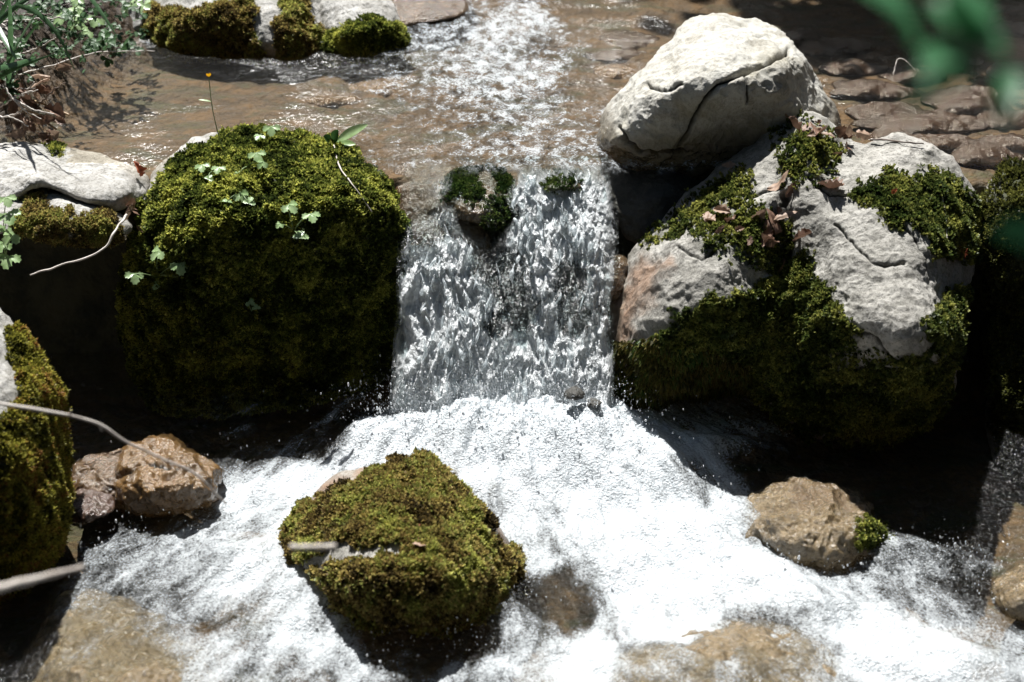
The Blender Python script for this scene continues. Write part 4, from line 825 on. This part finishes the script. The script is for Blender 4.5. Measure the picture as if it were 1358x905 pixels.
for key, a, b_, sz, lab, mt in [('slab', 185, 238, .045, 'dark red dead leaf at the tip of the grey slab', 'dry_red'), ('right', 1272, 345, .05, 'rusty orange leaf at the right end of the lobed boulder', 'dry_red'), ('right', 1182, 262, .025, 'tiny orange leaf on the right moss patch of the lobed boulder', 'dry_red'), ('mid', 552, 724, .04, 'small glossy dead leaf on the moss of the rock in the foam', 'dry_pale'), ('left', 182, 262, .05, 'pale dead leaf in the gap beside the mossy boulder', 'dry_pale')]:
    p_, n_ = on(key, a, b_, .010); dry_leaf(p_, n_, sz, lab, mt, None, a)

# ------------------------------------------------------------------ left bank: grass, stems, bramble leaves, litter
def blade(p0, p1, p2, wd, n=16):
    t = np.linspace(0, 1, n)[:, None]; P = (1 - t) ** 2 * p0 + 2 * t * (1 - t) * p1 + t ** 2 * p2
    T = np.gradient(P, axis=0); S = np.cross(T, CAMV + RNG.normal(0, .3, 3)); S /= np.linalg.norm(S, axis=1, keepdims=True)
    w_ = wd * (1 - t ** 2.2) * (.5 + .5 * np.minimum(1, t * 6)); c_ = np.cross(S, T); c_ /= np.linalg.norm(c_, axis=1, keepdims=True)
    V = np.stack([P + S * w_, P + c_ * w_ * .25, P - S * w_], 1).reshape(-1, 3); return V, grid_quads(n, 3)
def tuft(specs, label):
    bg = Bag()
    for (a, b_, Ya), (c_, d_, Yb), (e, f_, Yc_), wd in specs:
        V, Q = blade(atY(a, b_, Ya), atY(c_, d_, Yb), atY(e, f_, Yc_), wd); bg.add(V, Q)
    return bg.build('grass_tuft', M['grass'], label, 'grass')
tuft([((-5, 110, 4.1), (30, 40, 4.0), (75, -20, 3.9), .010), ((10, 115, 4.1), (18, 40, 4.0), (10, -25, 3.9), .011), ((-20, 95, 4.0), (50, 80, 3.95), (48, 74, 3.95), .010), ((-10, 40, 4.0), (20, 0, 4.0), (70, -15, 4.0), .009), ((20, 8, 4.0), (70, 10, 3.9), (100, 97, 3.85), .008), ((-30, 120, 4.0), (10, 90, 4.0), (85, 68, 3.95), .008),
      ((-10, 25, 4.1), (10, 60, 4.0), (24, 82, 3.95), .009), ((0, 110, 4.2), (25, 60, 4.1), (60, 20, 4.1), .008), ((-15, 70, 4.1), (-5, 20, 4.1), (30, -30, 4.1), .009)], 'tuft of long green grass blades on the top left bank')
tuft([((110, -15, 4.5), (135, 15, 4.4), (157, 52, 4.35), .007)], 'single long grass blade leaning over the water in front of the angular pale stone')
def bramble(cx, cy, Yc_, n, sx, sy, label, mat):
    root = empty('bramble', atY(cx, cy + sy * 1.4, Yc_ + .03), label, 'plant'); b0 = np.array(root.location); st = Bag()
    for k in range(n):
        p_ = atY(RNG.normal(cx, sx), RNG.normal(cy, sy), Yc_ + RNG.normal(0, .05)); V, T = lobed_leaf(p_, np.array([RNG.normal(0, .5), -.5, 1]), RNG.uniform(.022, .040), RNG.uniform(0, 6.28))
        thing_mesh('leaf', V, M[mat], None, None, parent=root, tris=T, smooth=False)
        V, Q, G = tube([b0, (b0 + p_) / 2 + np.array([0, -.02, .02]), p_], .002, .0012, 10, 5); st.add(V, Q, None, G)
    st.build('stem', M['twig_dark'], None, parent=root)
bramble(100, 35, 4.55, 12, 18, 15, 'bramble with small pale leaves among the twigs at the top left', 'leaf')
bramble(130, 60, 4.5, 14, 16, 10, 'dark green bramble hanging over the water at the top left', 'leaf_dark')
bramble(60, 15, 4.6, 12, 20, 10, 'leafy weed behind the grass tuft at the top left', 'leaf_dark')
bramble(150, 68, 4.55, 9, 16, 7, 'low leafy sprig trailing in the water under the brambles at the top left', 'leaf_dark')
bramble(182, 5, 4.8, 5, 7, 4, 'sprig of pale leaves against the grey rock at the top', 'leaf')
gV, gT, gc = [], [], 0
for k in range(420):
    px_, py_ = RNG.uniform(-60, 190), RNG.uniform(-30, 90)
    if py_ > 95 - .45 * px_: continue
    p_ = atZ(px_, py_, UP + .22) ; p_[2] += RNG.uniform(-.12, .06); V, T = lobed_leaf(p_, np.array([RNG.normal(0, .6), -.4 + RNG.normal(0, .4), 1]), RNG.uniform(.012, .028), RNG.uniform(0, 6.28)); gV.append(V); gT.append(T + gc); gc += len(V)
o = link('ground_cover', mesh_of('ground_cover', np.vstack(gV), tris=np.vstack(gT), smooth=False), M['leaf_dark']); tag(o, 'low dark leafy ground cover on the top left bank', 'ground cover', kind='stuff')
labs = ['bare grey twig tangled in the litter of the top left bank', 'thin bare twig reaching over the water at the top left']
for k in range(16):
    a, b_ = RNG.uniform(-10, 70), RNG.uniform(20, 165); l_ = RNG.uniform(35, 85); an = RNG.uniform(-.9, .9); Y0 = 4.55 - b_ * .004
    pts = [atY(a - math.cos(an) * l_ * .5, b_ + math.sin(an) * l_ * .5, Y0), atY(a, b_ - RNG.uniform(-8, 8), Y0 - .04), atY(a + math.cos(an) * l_ * .5, b_ - math.sin(an) * l_ * .5, Y0 - .06)]
    twig(pts, .0032, .0016, labs[0], ('twig', 'twig_dark', 'twig')[k % 3], group='bare twigs of the top left bank', wob=.008)
twig([atY(25, 100, 4.2), atY(75, 85, 4.3), atY(130, 70, 4.4), atY(205, 68, 4.5)], .003, .0015, labs[1], wob=.008)
for k, (a, b_, c_, d_) in enumerate([(30, 130, 92, 153), (28, 145, 82, 165), (35, 150, 75, 172)]):
    twig([atY(a, b_, 4.15), atY((a + c_) / 2, (b_ + d_) / 2 - 2, 4.08), atY(c_, d_, 4.03)], .0035, .003, 'straw coloured reed stem bent into the water at the left bank', 'straw', 'reed_stem', 'reed stems at the left bank', wob=.003)
for k in range(34):
    a, b_ = RNG.uniform(-10, 75), RNG.uniform(85, 185)
    p_ = atY(a, b_, 4.35 - b_ * .0022); dry_leaf(p_, CAMV, RNG.uniform(.035, .07), 'dead brown leaf in the litter of the left bank', ('dry', 'dry_pale', 'dry')[k % 3], 'dead leaves littering the left bank', k + 200)

# ------------------------------------------------------------------ overhanging branch near the lens, the tree whose shade lies on the right, and trees added to block sky light
def branch(pts, leaves, label, r0=.004):
    root = empty('leafy_branch', pts[0], label, 'branch')
    V, Q, G = tube(pts, r0, .0012, 40, 7, .003, 4); thing_mesh('twig', V, M['twig_dark'], None, None, parent=root, quads=Q, ngons=G)
    for (c, d, ln, wd) in leaves:
        V, Q = oval_leaf(c, d, np.array([RNG.normal(0, .3), -.4, 1.0]), ln, wd, .15, .2); thing_mesh('leaf', V, M['leaf_near'], None, None, parent=root, quads=Q)
DN = .85
lv = []
for (a, b_, c_, d_, wd) in [(1155, -10, 1215, 40, .014), (1120, -30, 1200, 5, .013), (1230, 0, 1325, 50, .013), (1290, 60, 1225, 75, .012), (1290, 85, 1210, 120, .011), (1290, 80, 1250, 100, .010), (1345, 90, 1330, 145, .009), (1250, -25, 1310, 15, .012)]:
    p_, q_ = atD(a, b_, DN), atD(c_, d_, DN - .03); lv.append((p_, q_ - p_, np.linalg.norm(q_ - p_) * 1.1, wd))
branch([atD(1420, 60, DN + .02), atD(1340, 70, DN), atD(1270, 20, DN), atD(1180, -30, DN)], lv, 'blurred green leafy branch hanging close to the viewer at the top right')
p_, q_ = atD(1420, 330, DN), atD(1335, 300, DN - .02)
branch([atD(1460, 340, DN), atD(1420, 335, DN), atD(1385, 325, DN)], [(p_, q_ - p_, .055, .014)], 'single blurred green leaf close to the viewer at the right edge', .002)

def tree(base, top, centres, spread, nleaf, lsize, label, mat='leaf_dark', limbs=6):
    base = np.array(base, float); top = np.array(top, float); root = empty('tree', base, label, 'tree'); bg = Bag()
    mid = base * .4 + top * .6
    V, Q, G = tube([base - np.array([0, 0, .3]), base * .7 + top * .3 + np.array([.08, .05, 0]), mid, top], .15, .05, 40, 10, .03, 3); bg.add(V, Q, None, G)
    Vl, Ql, c = [], [], 0
    for k, cl in enumerate(centres):
        if k % max(1, len(centres) // limbs) == 0:
            V, Q, G = tube([mid, (top + cl) / 2 + np.array([0, 0, .15]), cl], .035, .008, 20, 6, .03, k); bg.add(V, Q, None, G)
        for j in range(nleaf):
            p_ = cl + RNG.normal(0, spread, 3) * (1, 1, .6); d = RNG.normal(0, 1, 3); d[2] *= .4; V, Q = oval_leaf(p_, d, np.array([RNG.normal(0, .4), RNG.normal(0, .4), 1.0]), lsize * RNG.uniform(.7, 1.2), lsize * RNG.uniform(.22, .34), .1, .15, 5, 3)
            Vl.append(V); Ql.append(Q + c); c += len(V)
    bg.build('trunk', M['bark'], None, parent=root)
    thing_mesh('crown', np.vstack(Vl), M[mat], None, None, parent=root, quads=np.vstack(Ql))
S = np.array(SUN); cs = []
for k in range(60):
    px_, py_ = RNG.uniform(1040, 1440), RNG.uniform(-80, 75) - 15
    if px_ < 1180: py_ = min(py_, 25)
    cs.append(atZ(px_, py_, UP) + S * RNG.uniform(2.6, 4.2))
tree((4.3, 7.6, 2.2), (2.6, 6.9, 4.6), cs, .15, 100, .10, 'broad leaved tree on the right bank whose shade falls on the upper stream')
def cloud(n, x, y, z_):  # crowns of unseen trees added to cut sky light; sun path kept open
    pts = [np.array([RNG.uniform(*x), RNG.uniform(*y), RNG.uniform(*z_)]) for _ in range(n)]
    return [p_ for p_ in pts if not (-1.2 < p_[0] < 1.8 and .8 < p_[1] < 3.8) and not (-2.0 < p_[0] <= -.5 and p_[1] > 2.3)]
tree((-1.8, -1.2, 2.6), (-1.2, -.4, 5.0), cloud(70, (-3.8, .6), (-3, 3.7), (3.7, 5.2)), .35, 70, .24, 'unseen tall tree added behind the viewer on the left to block sky light')
tree((2.2, -1.0, 2.6), (1.6, -.3, 5.2), cloud(70, (-.6, 3.8), (-3, 3.7), (3.7, 5.4)), .35, 70, .24, 'unseen tall tree added behind the viewer on the right to block sky light')
tree((4.6, 3.2, 1.6), (3.2, 3.2, 4.6), cloud(50, (1.5, 4.6), (1.5, 5.6), (3.4, 5.4)), .3, 70, .24, 'unseen leaning tree added at the right bank to block sky light')
tree((-5.0, 2.6, 1.9), (-3.8, 2.4, 4.6), cloud(26, (-5.0, -2.8), (.8, 3.6), (3.2, 5.0)), .3, 70, .24, 'unseen leaning tree added at the left bank to block sky light')
tree((-2.6, 10.2, 3.4), (-2.4, 9.8, 5.6), cloud(60, (-5.5, .4), (8.7, 11.5), (2.7, 6.0)), .35, 60, .28, 'unseen spreading tree added on the far slope for dark reflections, on the left')  # far pair added out of view to darken the water's reflections
tree((3.0, 10.4, 3.5), (2.8, 9.9, 5.8), cloud(60, (-.4, 5.5), (8.7, 11.5), (2.7, 6.0)), .35, 60, .28, 'unseen spreading tree added on the far slope for dark reflections, on the right')
